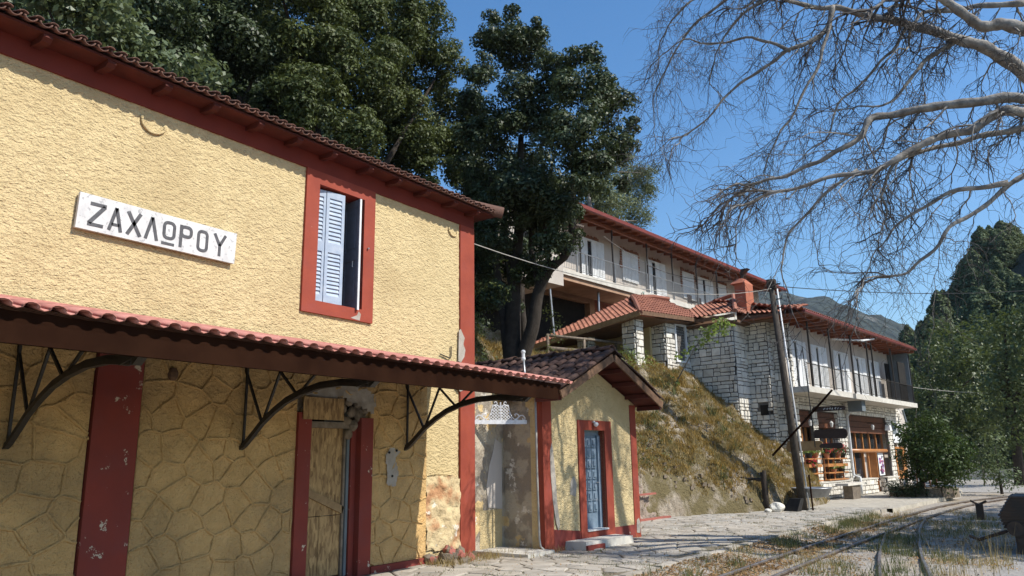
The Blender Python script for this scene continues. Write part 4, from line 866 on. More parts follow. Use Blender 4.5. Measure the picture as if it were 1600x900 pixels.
# ================================================================== TAVERN (stone wing)
HF=Fr((1.1,37,0),6)
TV=thing('tavern_building',HF(-3,0,0),'white grey stone tavern wing with orange tile roofs and long first floor balcony','tavern')
mb=MB()
mb.box(-9,-.02,-5.6,9.6,4.0,7.05,HF)      # first floor block (behind facade skin)
mb.box(-9,-.5,-5.6,9.6,-.3,4.0,HF)         # ground floor block set back behind the openings
mb.build('wall_core',M['whitewall'],TV)
STN=[]
def sface(v0,u0,v1,u1,z0,z1,seed,inside=None,sx=.36,sy=.22):
    """stone facing on the vertical face running from (v0,u0) to (v1,u1)"""
    a0=Vector(HF(v0,u0,0));a1=Vector(HF(v1,u1,0));d=a1-a0;L=d.length;d/=L;n=Vector((d.y,-d.x,0))
    vis=(CAMLOC-(a0+a1)/2).normalized().dot(n)
    if vis<0: n=-n
    global STN
    r=face_stones(lambda a,b,o:tuple(a0+d*a+n*o+Vector((0,0,z0+b))),inside,L,z1-z0,sx,sy,.022,seed,depth=.04,cut='ashlar')
    STN+=[(q[0],q[1],q[2],abs(vis)) for q in r]
    mb=MB();mb.prism([tuple(a0+Vector((0,0,z0))),tuple(a1+Vector((0,0,z0))),tuple(a1+Vector((0,0,z1))),tuple(a0+Vector((0,0,z1)))],tuple(-n*.12));return mb
MO=[]
def S(*a,**k): MO.append(sface(*a,**k))
# bay 0 pillars (porch), bay 1, bay 2, tower steps
S(-4.1,-11.5,-3.5,-11.5,4.7,6.95,1);S(-3.5,-11.5,-3.5,-10.95,4.7,7.0,2)
S(-6.4,-11.3,-5.9,-11.3,4.7,6.6,3);S(-5.9,-11.3,-5.9,-10.8,4.7,6.7,4)
mb=MB();mb.box(-4.1,-3.56,-11.44,-10.95,4.6,6.95,HF);mb.box(-6.4,-5.96,-11.24,-10.8,4.6,6.7,HF);mb.build('pier_core',M['joint'],TV)
S(-5.6,-9.3,-3.5,-9.3,4.2,7.15,5)
S(-3.5,-9.3,-3.5,-7.3,4.2,7.3,6,inside=lambda a,b:not(.72<a<1.62 and 1.33<b<2.95))
S(-3.5,-7.4,-1.5,-7.4,3.2,6.95,7)
S(-1.5,-7.4,-1.5,-6.3,2.2,6.95,8)
S(-1.5,-6.3,-.6,-6.3,1.4,7.1,9,inside=lambda a,b:not(.42<a<.72 and 1.9<b<2.3))
S(-.6,-6.3,-.6,-5.9,1.0,7.1,10)
S(-.6,-5.9,0.1,-5.9,.4,7.1,11)
S(.1,-5.9,.1,-5.55,0,4.05,12,sx=.28,sy=.25);S(.1,-5.9,.1,-5.65,4.05,7.1,24,sx=.25,sy=.25)
for b in MO: b.build('mortar_face',M['joint'],TV)
MO=[]
mb=MB();mb.box(-5.5,-3.62,-9.18,-7.3,4.1,7.3,HF);mb.box(-5.5,-1.62,-7.28,-6.2,2.0,7.1,HF);mb.box(-5.5,-.72,-6.18,-5.8,1,7.1,HF);mb.box(-5.5,-.02,-5.78,-5.6,-.2,7.1,HF)
mb.build('bay_core',M['joint'],TV)
mb=MB();mb.box(-8.5,-4.1,-9.5,-9.35,4.6,7.0,HF);mb.build('porch_back_wall',M['stucco'],TV)
# ground floor facade: pillars, frieze, dwarf walls in stone
S(.02,-5.55,.02,5.9,3.52,4.06,13,sx=.3,sy=.19);S(.02,5.9,.02,8.6,3.3,4.06,14,sx=.3,sy=.19)
S(.04,-4.0,.04,-3.45,0,3.55,15,sx=.3,sy=.22);S(.04,-1.05,.04,0.15,0,3.55,16,sx=.3,sy=.22);S(-.4,-1.05,.04,-1.05,0.5,3.5,17,sx=.25,sy=.22)
S(.04,6.0,.04,6.75,0,3.3,18,sx=.3,sy=.22)
S(.3,-5.5,.3,-1.05,0,.62,19,sx=.3,sy=.2);S(.1,.25,.3,.25,0,.9,20,sx=.25,sy=.2)
S(.3,.25,.3,2.6,0,.62,21,sx=.3,sy=.2);S(.3,4.1,.3,6.0,0,.62,22,sx=.3,sy=.2);S(.0,4.1,.3,4.1,0,.62,23,sx=.2,sy=.2)
for b in MO: b.build('mortar_face',M['joint'],TV)
place_stones(STN,'facing_stone',M['stonew'],M['stonewj'],TV,300)
mb=MB()
for a,b in((-5.6,-.95),(.2,2.65),(4.05,6.05)): mb.box(-.02,.36,a,b,.62,.67,HF)
mb.build('wall_coping',M['slab'],TV)
# bay window
mb=MB();mb.box(-3.56,-3.44,-8.6,-8.5,5.55,7.1,HF);mb.box(-3.56,-3.44,-7.75,-7.65,5.55,7.1,HF);mb.box(-3.56,-3.44,-8.5,-7.75,7.0,7.1,HF);mb.box(-3.56,-3.40,-8.65,-7.6,5.48,5.56,HF)
wf=mb.build('window',M['whitepaint'],TV);MB().box(-3.6,-3.52,-8.5,-7.75,5.56,7.0,HF).build('shutter',M['whitepaint'],wf)
for k in range(12): MB().box(-3.52,-3.50,-8.46,-7.8,5.62+k*.115,5.68+k*.115,HF).build('slat',M['whitepaint'],wf)
MB().box(-1.1,-.8,-6.36,-6.29,3.3,3.7,HF).build('dark_niche',M['void'],TV)
# openings of the tavern front
def woodwin(u0,u1,z0,z1,n,sill,lintel,name='shop_window',back=-.3):
    w_=MB().box(back-.05,back-.02,u0,u1,z0,z1,HF).build(name,M['glass'],TV)
    for i in range(n+1):
        u=u0+(u1-u0)*i/n;MB().box(back-.02,back+.05,u-.045,u+.045,z0,z1,HF).build('mullion',M['varnish'],w_)
    return w_
def topboards(u0,u1,z0,z1):
    k=max(2,int((z1-z0)/.2))
    for i in range(k): 
        a=z0+(z1-z0)*i/k;b=z0+(z1-z0)*(i+1)/k-.02;MB().box(-.25,-.08+.02*(i%2),u0,u1,a,b,HF).build('board',M['brownpanel'],TV)
topboards(-5.5,-4.0,2.85,3.52);woodwin(-5.5,-4.0,.65,2.85,3,0,0)
topboards(-3.45,-1.05,2.85,3.52);woodwin(-3.45,-1.05,.65,2.85,3,0,0)
topboards(.25,6.0,2.72,3.52)
w_=woodwin(.95,6.0,1.95,2.72,5,0,0)
woodwin(.3,2.75,.65,1.85,2,0,0);woodwin(4.15,6.0,.65,1.85,2,0,0)
MB().tube([HF(-.12,.35,1.9),HF(-.12,5.95,1.9)],.09,10).build('log_beam',M['varnish'],TV,smooth=True)
MB().box(-.3,-.2,.28,.9,1.95,2.7,HF).build('white_panel',M['whitepaint'],TV)
MB().box(-1.0,-.95,2.75,4.1,0,1.85,HF).build('doorway_dark',M['void'],TV)
dl=MB().box(-.95,-.05,4.05,4.11,0,1.85,HF).build('door_leaf',M['varnish'],TV)
MB().box(-.3,-.22,3.42,3.52,0,1.85,HF).build('door_stile',M['varnish'],TV)
MB().box(-.3,-.22,2.72,2.80,0,1.85,HF).build('door_stile',M['varnish'],TV)
def poster(mk,u0,u1,z0,z1,v,label,nm='poster'):
    p=thing(nm,HF(v,(u0+u1)/2,z0),label,'poster')
    MB().box(v,v+.012,u0,u1,z0,z1,HF).build('sheet',M['whitepaint'],p);rr=random.Random(nm+label)
    for k in range(mk[1]):
        a=rr.uniform(u0+.05,u1-.15);b=rr.uniform(z0+.05,z1-.15);MB().box(v+.012,v+.016,a,min(u1-.03,a+rr.uniform(*mk[2])),b,min(z1-.03,b+rr.uniform(*mk[3])),HF).build('print',mk[0][k%len(mk[0])],p)
def flat(name,c): return simple(name,c,tuple(x*.8 for x in c),14,.6,())
BL=flat('blue_print',(.12,.42,.55));PK=flat('pink_print',(.5,.12,.2));DK=flat('dark_print',(.08,.06,.12))
p=thing('blue_poster',HF(-.15,.6,.7),'white notice with a blue picture below, left of the tavern entrance','poster')
MB().box(-.2,-.185,.35,1.05,.72,1.8,HF).build('sheet',M['whitepaint'],p);MB().box(-.185,-.18,.45,1.0,.85,1.35,HF).build('print',BL,p);MB().box(-.18,-.176,.55,.85,.95,1.2,HF).build('print',flat('light_blue_print',(.35,.6,.7)),p)
poster(([PK,DK,flat('violet_print',(.35,.2,.4))],34,(.08,.3),(.03,.16)),4.75,5.6,.72,1.8,-.2,'white poster covered with pink and dark scrawls, right of the tavern entrance')
# balcony, upper wall, shutters
mb=MB();mb.box(0,1.12,-6.9,-2.0,4.06,4.28,HF);mb.build('balcony_slab',M['slab'],TV)
mb=MB();mb.box(0,1.12,-1.6,7.9,4.06,4.28,HF);mb.box(0,.9,-2.0,-1.6,4.10,4.26,HF);mb.build('balcony_slab',M['slab'],TV)
MB().box(.3,.9,-.3,.2,3.6,4.06,HF).build('bracket_box',M['grey'],TV)
mb=MB();mb.box(-.02,.0,-6.1,7.7,4.28,7.0,HF);mb.build('upper_wall',M['whitewall'],TV)
def unit(par,v,u0,u1,z0,z1,kind,trim=True):
    mb=MB();f=.06
    mb.box(v,v+.07,u0,u0+f,z0,z1,HF);mb.box(v,v+.07,u1-f,u1,z0,z1,HF);mb.box(v,v+.07,u0+f,u1-f,z1-f,z1,HF)
    d=mb.build('door_unit' if kind!='window' else 'window_unit',M['whitepaint'],par)
    if kind=='window':
        mid=(u0+u1)/2
        for a,b in((u0+f,mid-.01),(mid+.01,u1-f)):
            s=MB().box(v+.02,v+.06,a,b,z0,z1-f,HF).build('shutter',M['whitepaint'],d)
            mb=MB();k=int((z1-z0)/.09)
            for i in range(k): mb.box(v+.06,v+.075,a+.06,b-.06,z0+.06+i*.088,z0+.11+i*.088,HF)
            mb.build('slats',M['whitepaint'],d,kind='stuff')
    else:
        mid=(u0+u1)/2
        MB().box(v+.005,v+.02,u0+f,mid-.03,z0+.1,z1-f-.05,HF).build('glass',M['glass'],d);MB().box(v+.012,v+.04,mid+.03,u1-f,z0,z1-f,HF).build('door_leaf',M['whitepaint'],d)
        MB().box(v+.02,v+.05,mid-.03,mid+.03,z0,z1-f,HF).build('mullion',M['whitepaint'],d)
        for a,b in((u0-.5,u0-.02),(u1+.02,u1+.5)):
            MB().box(v+.02,v+.07,a,b,z0,z1,HF).build('shutter',M['whitepaint'],d)
            mb=MB();k=int((z1-z0)/.1)
            for i in range(k): mb.box(v+.07,v+.085,a+.06,b-.06,z0+.06+i*.097,z0+.115+i*.097,HF)
            mb.build('slats',M['whitepaint'],d,kind='stuff')
    if trim:
        rr=random.Random(int(u0*50));q=0
        for s,uu in((-1,u0-.02),(1,u1+.02)):
            z=z0+.6
            while z<z1:
                if kind=='window' or z>z1-.05:
                    w_=rr.uniform(.1,.2);MB().box(v,v+.04,min(uu,uu+s*w_),max(uu,uu+s*w_),z,z+.085,HF).build('trim_brick',M['brick1'],d)
                z+=.13
        u=u0-.1
        while u<u1+.1:
            h=rr.uniform(.08,.2);MB().box(v,v+.04,u,u+.09,z1+.02,z1+.02+h,HF).build('trim_brick',M['brick1'],d);u+=.13
for u0,u1,k in((-5.3,-4.5,'door'),(-2.9,-2.1,'door'),(-.2,.7,'door'),(2.3,3.2,'door'),(4.5,5.3,'door')): unit(TV,0.003,u0,u1,4.3,6.35,k,False)
mb=MB();mb.box(.0,.05,7.0,7.7,4.3,6.4,HF);mb.build('dark_opening',M['void'],TV)
mb=MB();mb.box(.95,1.0,5.7,6.9,4.3,6.3,HF);mb.build('wind_screen',M['void'],TV)
mb=MB();mb.box(0,1.0,7.66,7.72,4.3,6.9,HF);mb.build('side_screen',M['grey'],TV)
def railing(par,v,u0,u1,z,posts,h=.95,mat=None,top=None,step=.13):
    mat=mat or M['iron'];r=MB();r.tube([HF(v,u0,z+h),HF(v,u1,z+h)],.02,5).build('handrail',mat,par)
    MB().tube([HF(v,u0,z+.1),HF(v,u1,z+.1)],.012,4).build('bottom_rail',mat,par)
    mb=MB();u=u0
    while u<u1: mb.box(v-.007,v+.007,u-.007,u+.007,z+.1,z+h,HF);u+=step
    mb.build('balusters',mat,par,kind='stuff',norm=False)
    for p in posts: MB().box(v-.03,v+.03,p-.03,p+.03,z,top or z+h,HF).build('post',mat,par)
railing(TV,1.02,-6.7,-2.1,4.28,[-6.2,-3.9],.9,top=6.85);railing(TV,1.02,-1.5,7.8,4.28,[-1.3,.9,1.6,4.6,7.75],.9,top=6.85)
# tavern roof
def roofplane(par,a,b,c,d,name='roof',mat=None,pitch=.2,amp=.045,rows=.34):
    """tiled slope with eave a-b and top edge d-c: rows of barrel tiles as real waves, cut to the outline"""
    a,b,c,d=map(Vector,(a,b,c,d));S=(b-a).normalized();n=S.cross(((d+c)/2-(a+b)/2)).normalized()
    if n.z<0:n=-n
    Hd=n.cross(S)
    if Hd.dot((d+c)/2-(a+b)/2)<0: Hd=-Hd
    poly=[((p-a).dot(S),(p-a).dot(Hd)) for p in(a,b,c,d)]
    s0=min(p[0] for p in poly);s1=max(p[0] for p in poly);N_=max(4,int((s1-s0)/pitch*4));mb=MB()
    def span(s):
        hs=[]
        for i in range(4):
            p,q=poly[i],poly[(i+1)%4]
            if abs(p[0]-q[0])>1e-6 and min(p[0],q[0])-1e-6<=s<=max(p[0],q[0])+1e-6: hs.append(p[1]+(q[1]-p[1])*(s-p[0])/(q[0]-p[0]))
        return (min(hs),max(hs)) if hs else (0,0)
    cols=[(s0+(s1-s0)*i/N_,)+span(s0+(s1-s0)*i/N_) for i in range(N_+1)]
    nr=int(max(p[1] for p in poly)/rows)+1
    for i in range(N_):
        for j in range(nr):
            q=[]
            for k in(i,i+1):
                s,h0,h1=cols[k];wv=amp*(1+math.sin(2*math.pi*k/4+.4))
                for e,dz in((j,.05),(j+1.1,0)):
                    h=min(max(e*rows,h0),h1);q.append(a+S*s+Hd*h+n*(wv+dz))
            if (q[0]-q[1]).length<.01 and (q[2]-q[3]).length<.01: continue
            mb.add(q,[(0,2,3,1)])
    return mb.build(name,mat or M['tileorange'],par,norm=False,kind='stuff')
def H_(v,u,z): return HF(v,u,z)
roofplane(TV,H_(1.3,-7.3,7.1),H_(1.3,8.0,7.1),H_(-4,5,8.75),H_(-4,-4,8.75))
roofplane(TV,H_(1.3,8.0,7.1),H_(-9,8.0,7.1),H_(-4,5,8.75),H_(-4,5,8.75))
mb=MB();mb.add([H_(1.3,-7.3,7.06),H_(1.3,8.0,7.06),H_(-8,8.0,7.02),H_(-8,-7.3,7.02)],[(0,1,2,3)]);mb.build('roof_soffit',M['soffitw'],TV)
MB().tube([H_(1.36,-7.3,7.08),H_(1.36,8.0,7.08)],.06,8).build('gutter',M['gutter'],TV)
for i in range(20): MB().box(0,1.28,-7.0+i*.78,-6.9+i*.78,6.9,7.03,HF).build('rafter',M['soffitw'],TV)
MB().tube([H_(.3,-1.4,6.75),H_(1.2,-.1,6.72),H_(1.2,1.6,6.98),H_(1.25,1.75,7.05)],.045,6).build('gutter_pipe',M['whitepaint'],TV)
# tower cap and bay roofs
roofplane(TV,H_(-1.5,-6.95,7.32),H_(.4,-6.95,7.18),H_(.2,-3.5,7.9),H_(-1.6,-3.5,8.2),rows=.4)
mb=MB();mb.box(-1.5,.3,-6.85,-5.7,7.02,7.14,HF);mb.build('tower_eave_slab',M['brownwood'],TV)
mb=MB();mb.beam(H_(-1.5,-6.9,7.24),H_(.4,-6.9,7.12),.06,.14);mb.build('tower_eave_board',M['brownwood'],TV)
# porch + bay1 hipped roof with ridge rising to the balcony
E0=H_(-8.6,-12.3,6.1);E1=H_(-3.0,-11.9,7.0);E2=H_(-3.0,-7.0,7.3);RR=H_(-5.6,-8.3,8.55);R2=H_(-8.55,-12.0,6.2)
roofplane(TV,E0,E1,RR,R2);roofplane(TV,E1,E2,H_(-5.2,-5.9,8.6),RR)
mb=MB();mb.tube([E1,H_(-4.4,-10,7.95),RR],.1,7);mb.tube([RR,H_(-5.3,-7,8.7),H_(-5.2,-5.9,8.75)],.1,7);mb.build('ridge_tiles',M['tileorange'],TV)
mb=MB();mb.beam(E0,E1,.06,.2);mb.build('porch_eave_board',M['plankl'],TV);mb=MB();mb.beam(E1,E2,.06,.16);mb.build('bay_eave_board',M['brownwood'],TV)
mb=MB();mb.add([H_(-8.6,-12.2,6.0),H_(-3.1,-11.8,6.9),H_(-3.1,-7.0,7.2),H_(-8.6,-7,7.2)],[(0,1,2,3)]);mb.build('porch_ceiling',M['brownwood'],TV)
roofplane(TV,H_(-4.3,-7.75,7.25),H_(-1.25,-7.75,7.3),H_(-3.0,-3.9,8.75),H_(-5.0,-3.4,8.55))
roofplane(TV,H_(-1.25,-7.75,7.3),H_(-1.25,-4,7.5),H_(-3.0,-3.2,8.75),H_(-3.0,-3.9,8.75))
mb=MB();mb.tube([H_(-4.9,-3.5,8.65),H_(-3.9,-3.7,8.8),H_(-3.0,-3.9,8.9),H_(-1.2,-7.7,7.4)],.09,7);mb.build('ridge_tiles',M['tileorange'],TV)
mb=MB();mb.beam(H_(-4.0,-7.7,7.18),H_(-1.25,-7.7,7.22),.06,.14);mb.build('bay_eave_board',M['brownwood'],TV)
mb=MB();mb.box(-3.6,-1.2,-7.6,-6.4,6.95,7.05,HF);mb.build('bay_eave_board',M['brownwood'],TV)
# chimney
mb=MB();mb.box(-1.9,-1.42,-6.1,-5.35,6.9,8.85,HF);mb.build('chimney',M['chimney'],TV)
ch=[o for o in TV.children if o.name.startswith('chimney')][0]
mb=MB();mb.prism([H_(-2.05,-6.2,8.85),H_(-1.42,-6.2,8.85),H_(-1.42,-5.25,8.85),H_(-2.05,-5.25,8.85)],(0,0,.25),.6);mb.build('chimney_cap',M['chimney'],ch)
mb=MB();mb.tube([H_(-1.72,-5.8,9.0),H_(-1.6,-5.8,9.3)],.08,8);mb.prism([H_(-1.7,-5.9,9.25),H_(-1.35,-5.9,9.5),H_(-1.65,-5.9,9.5)],tuple(HF.U*.3));mb.build('cowl',M['machine'],ch)
# right end: white panel, hatch, wooden kiosk parts
MB().box(.02,.05,6.85,8.6,2.3,3.28,HF).build('white_panel',M['whitepaint'],TV);MB().box(.05,.07,6.85,7.5,2.75,3.25,HF).build('white_panel',M['grey'],TV)
mb=MB()
mb.box(.0,.06,6.9,7.1,.5,2.1,HF);mb.box(.0,.06,7.9,8.6,.5,2.1,HF);mb.box(0,.06,7.1,7.9,.5,.9,HF);mb.box(0,.06,7.1,7.9,2.0,2.1,HF);mb.build('hatch_surround',M['varnish'],TV)
MB().box(.01,.03,7.1,7.9,.9,2.0,HF).build('hatch_dark',M['void'],TV)
for k in range(5): MB().box(.06,.1,7.9,8.5,.9+k*.23,1.1+k*.23,HF).build('board',M['varnish'],TV)
MB().box(-.1,.02,8.6,9.4,-.2,7,HF).build('end_pier',M['whitewall'],TV)
MB().tube([H_(.35,.1,0),H_(.35,.1,.75),H_(.12,.0,.85),H_(.12,-.0,3.4),H_(.6,-.2,4.05)],.06,8).build('down_pipe',M['whitepaint'],TV,smooth=True)
MB().tube([H_(.5,8.9,1.6),H_(.3,8.2,4.0)],.06,6).build('prop',M['grey'],TV)
# lanterns over the openings, light fitting
for i,(u,lb) in enumerate(((-4.6,'small lantern over the first tavern window from the pole'),(-2.2,'small lantern over the second tavern window behind the plank sign'),(3.3,'small lantern over the tavern entrance'))):
    l=thing('wall_lantern',HF(.15,u,2.9),lb,'lantern','lanterns on the tavern front')
    MB().beam(HF(-.05,u,3.2),HF(.18,u,3.2),.03,.03).build('arm',M['iron'],l);mb=MB();mb.lathe(HF(.16,u,2.88),[(.05,0),(.09,.17),(.03,.26)],6);mb.build('lamp_glass',M['lampglass'],l)
l=thing('spot_lamp',HF(.2,5.7,3.0),'white flood lamp on the stone pillar right of the tavern entrance','lamp')
mb=MB();mb.prism([HF(.05,5.55,2.9),HF(.3,5.6,2.88),HF(.3,5.95,2.88),HF(.05,5.95,2.9)],(0,0,.28),.3);mb.build('lamp_housing',M['whitepaint'],l)
# ================================================================== UPPER HOTEL
UH=thing('guesthouse',HF(-10,0,7),'long white guesthouse above the terrace with balcony, brick trim and red eaves','guesthouse')
mb=MB();mb.box(-16,-8.2,-14.5,11,9.5,12.7,HF);mb.build('wall',M['whitewall'],UH)
MB().box(-8.19,-6.95,-14.5,9.2,9.28,9.52,HF).build('balcony_slab',M['slab'],UH)
MB().box(-8.6,-7.05,-14.4,9.0,9.08,9.275,HF).build('balcony_underside',M['concw'],UH)
railing(UH,-7.02,-14.4,9.1,9.52,[-13,-10.3,-9.6,-7.4,-4.6,-2.15,.45,2.8,5.2,7.4],.95,M['galv'],step=.12)
for p in(-10.0,-7.5,-4.5,-2.1,.45,2.8,5.2,7.4): MB().box(-7.06,-7.0,p-.03,p+.03,9.52,12.05,HF).build('eave_post',M['iron'],UH)
for u0,u1,k in((-11.9,-11.0,'door'),(-8.0,-7.1,'door'),(-5.0,-3.6,'window'),(-2.3,-1.4,'door'),(.95,2.2,'window'),(3.2,4.0,'door'),(5.2,6.2,'window')): unit(UH,-8.18,u0,u1,9.53 if k=='door' else 10.3,11.8,k)
MB().box(-8.18,-8.14,-3.2+5.7,-2.6+5.7,11.3,11.75,HF).build('vent_grille',M['brick1'],UH)
roofplane(UH,H_(-6.55,-15,12.42),H_(-6.55,11.5,12.1),H_(-12,8,14.0),H_(-12,-11,14.2),mat=M['tileorange'])
mb=MB();mb.add([H_(-6.6,-15,12.36),H_(-6.6,11.5,12.04),H_(-9,11.5,12.6),H_(-9,-15,12.8)],[(0,1,2,3)]);mb.build('eave_boarding',M['soffitw'],UH)
mb=MB();mb.beam(H_(-6.5,-15,12.42),H_(-6.5,11.5,12.1),.12,.16);mb.build('gutter',M['gutter'],UH)
for i in range(38):
    u=-14.6+i*.69;zz=12.42-(u+15)*.0121;mb=MB();mb.beam(HF(-8.2,u,zz+.18),HF(-6.7,u,zz-.09),.1,.14);mb.build('rafter',M['soffitw'],UH)
mb=MB();mb.beam(H_(-7.05,-15,12.2),H_(-7.05,11.3,11.9),.1,.12);mb.build('eave_beam',M['soffitw'],UH)
# storey beneath: dark opening, concrete frame, raw brick
mb=MB();mb.box(-16,-9.3,-14,3,5.3,9.3,HF);mb.build('lower_core',M['void'],UH)
for a,b,c,d in((-12.2,-6.55,9.0,9.28),(-6.7,-6.3,5.6,9.28),(-12.4,-12.1,5.6,9.28)): MB().box(-9.3,-9.0,a,b,c,d-.003,HF).build('concrete_frame',M['concw'],UH)
mb=MB();mb.box(-9.29,-9.15,-6.3,3.2,5.5,9.28,HF);mb.build('lower_wall',M['joint'],UH)
br=[];rr=random.Random(4);zb_=7.2
while zb_<9.25:
    u=-6.3+rr.uniform(-.2,0)
    while u<1.5:
        L=rr.uniform(.26,.32);br.append((u,zb_,L));u+=L+.02
    zb_+=.115
big=[b for b in br if b[1]>7.6]
for u,z,L in big[:180]:
    d=rr.uniform(.0,.035);MB().box(-9.17,-9.13+d,u,u+L,z,z+.095,HF).build('brick',M['brick1'],UH)
mb=MB()
for u,z,L in big[180:]+[b for b in br if b[1]<=7.6]: mb.box(-9.17,-9.12,u,u+L,z,z+.095,HF)
mb.build('bricks_remainder',M['brickr'],UH,kind='stuff')
mb=MB();mb.beam(H_(-9.0,-6.3,8.0),H_(-8.3,-5.3,9.05),.1,.16);mb.build('brace',M['concw'],UH)
for u,v,lab in((-11.3,-7.5,''),(-8.05,-7.5,'')): MB().tube([HF(v,u-.1,6.6),HF(v,u-.35 if u<-10 else u-.05,9.1)],.055,7).build('prop_post',M['galv'],UH)
# chairs and laundry frames on the balcony
for i,(u,lb) in enumerate(((1.0,'left of the two pale chairs on the guesthouse balcony'),(2.1,'right of the two pale chairs on the guesthouse balcony'))):
    c=thing('balcony_chair',HF(-7.6,u,9.52),lb,'chair','chairs on the guesthouse balcony')
    MB().box(-7.85,-7.4,u-.22,u+.22,9.93,9.97,HF).build('seat',M['darkwood'],c);MB().box(-7.85,-7.81,u-.22,u+.22,9.98,10.4,HF).build('backrest',M['darkwood'],c)
    for a in(-.2,.2):
        for b in(-7.83,-7.42): MB().box(b-.015,b+.015,u+a-.015,u+a+.015,9.52,9.93,HF).build('leg',M['iron'],c)
hs=thing('garden_hose',HF(-6.9,-5.0,9),'pale green hose hanging in a loop from the guesthouse balcony','hose')
MB().tube([HF(-6.88,-5.3+.1*i,9.45-(.75*math.sin(math.pi*i/14))) for i in range(15)],.035,6).build('hose_loop',flat('pale_green_hose',(.33,.45,.36)),hs,smooth=True)
# ================================================================== TERRACE RAIL, FAR SHED
TR=thing('terrace_rail',(-5.2,25.5,6),'grey rustic timber rail along the terrace edge above the small house roof','fence')
a=Vector((-5.62,22.95,6.1));b=Vector((-4.35,28.2,6.2))
MB().tube([a,b],.055,7).build('rail',M['oldwood'],TR,smooth=True);MB().tube([a+Vector((0,0,-.48)),b+Vector((0,0,-.48))],.085,7).build('rail',M['oldwood'],TR,smooth=True)
for t in(0,.35,.68,1): p=a.lerp(b,t);MB().tube([p+Vector((0,0,-1.1)),p+Vector((0,0,.05))],.055,7).build('post',M['oldwood'],TR,smooth=True)
FS=thing('hillside_shed',(-7.5,22.5,9.5),'small white walled shed with corrugated roof half hidden behind the dark trees','shed')
SF2=Fr((-6.9,22,0),8)
mb=MB();mb.box(-3,-.0,-.2,3.5,8.5,10.95,SF2);mb.build('wall',M['whitewall'],FS)
mb=MB()
for i in range(40): 
    u=-.8+i*.12;mb.prism([SF2(.8,u,10.85),SF2(.8,u+.06,10.92),SF2(-3,u+.06,11.9),SF2(-3,u,11.83)],(0,0,.03))
mb.build('corrugated_roof',M['oldwood'],FS,norm=False)
MB().box(.0,.03,.9,1.7,9.7,10.5,SF2).build('window',M['glass'],FS);MB().box(.6,.66,-.7,-.6,8.5,10.85,SF2).build('post',M['darkwood'],FS)
# ================================================================== RETAINING WALL LEDGE
RW=thing('retaining_wall',(-1,19,0),'rough pinkish masonry wall at the foot of the weedy bank beside the small house','wall')
mb=MB();ys=[15.6+i*.09 for i in range(74)];n=15
for y in ys:
    for k in range(n):
        tp_=sm(19.6,22.1,y);z=-.05+(1.35-.9*tp_)*k/(n-1);x=xb(y)+.06-.14*k/(n-1)-.22*tp_*k/(n-1)-.12*tp_;q=Vector((y*2.6,z*4.2,7));x+=.11*noise.noise(q)+.06*noise.noise(q*2.6)+.04*noise.noise(q*5.5)
        if k==n-1: x-=.45
        mb.v.append((x,y,z+(.05*noise.noise(q*1.7) if 0<k else 0)))
for i in range(len(ys)-1):
    for k in range(n-1): a_=i*n+k;mb.f.append((a_,a_+n,a_+n+1,a_+1))
mb.build('masonry_face',M['wallrock'],RW,smooth=True,norm=False)
mb=MB();P=[(xb(y)+.10,y,.70+.02*noise.noise(Vector((y,1,1)))) for y in ys[:58]]
for p,q in zip(P,P[1:]): mb.beam(p,q,.10,.05)
mb.build('red_ledge',M['red_line'],RW)
mb=MB();P=[(xb(y)+.12,y,.02) for y in ys[:66]]
for p,q in zip(P,P[1:]): mb.beam(p,q,.1,.06)
mb.build('red_foot_line',M['red_line'],RW)
# ================================================================== POLE WITH SIGNS
PO=thing('utility_pole',(1.96,26,0),'tall leaning weathered wooden utility pole with plank signs beside the bank','utility pole')
pb=Vector((1.98,26,-.1));pt=Vector((1.62,25.95,7.5))
MB().tube([pb,pb.lerp(pt,.4),pt],[.135,.12,.09],14).build('post',M['polewood'],PO,smooth=True)
MB().tube([pt+Vector((.16,.12,-.2)),Vector((2.12,26.16,-.1))],[.028,.028],7).build('conduit',M['whitepaint'],PO,smooth=True)
MB().tube([pb+Vector((.3,-.05,0)),Vector((2.26,25.95,1.1))],.03,6).build('stake',M['darkwood'],PO)
mb=MB();mb.box(1.5,1.78,25.85,26.05,7.3,7.62);mb.beam((1.6,25.9,7.45),(1.95,25.9,7.42),.05,.05);mb.build('pole_top_fitting',M['machine'],PO)
for z in(6.9,6.6): MB().tube([(1.7,25.95,z),(1.95,25.95,z+.03),(1.95,25.95,z+.12)],.02,5).build('insulator_hook',M['iron'],PO)
ds=thing('diagonal_spar',(2.3,25.7,2.7),'thin dark spar slung diagonally across the utility pole','spar')
MB().tube([(1.25,25.65,1.72),(2.3,25.68,2.72),(3.3,25.7,3.72)],.035,6).build('spar',M['darkwood'],ds)
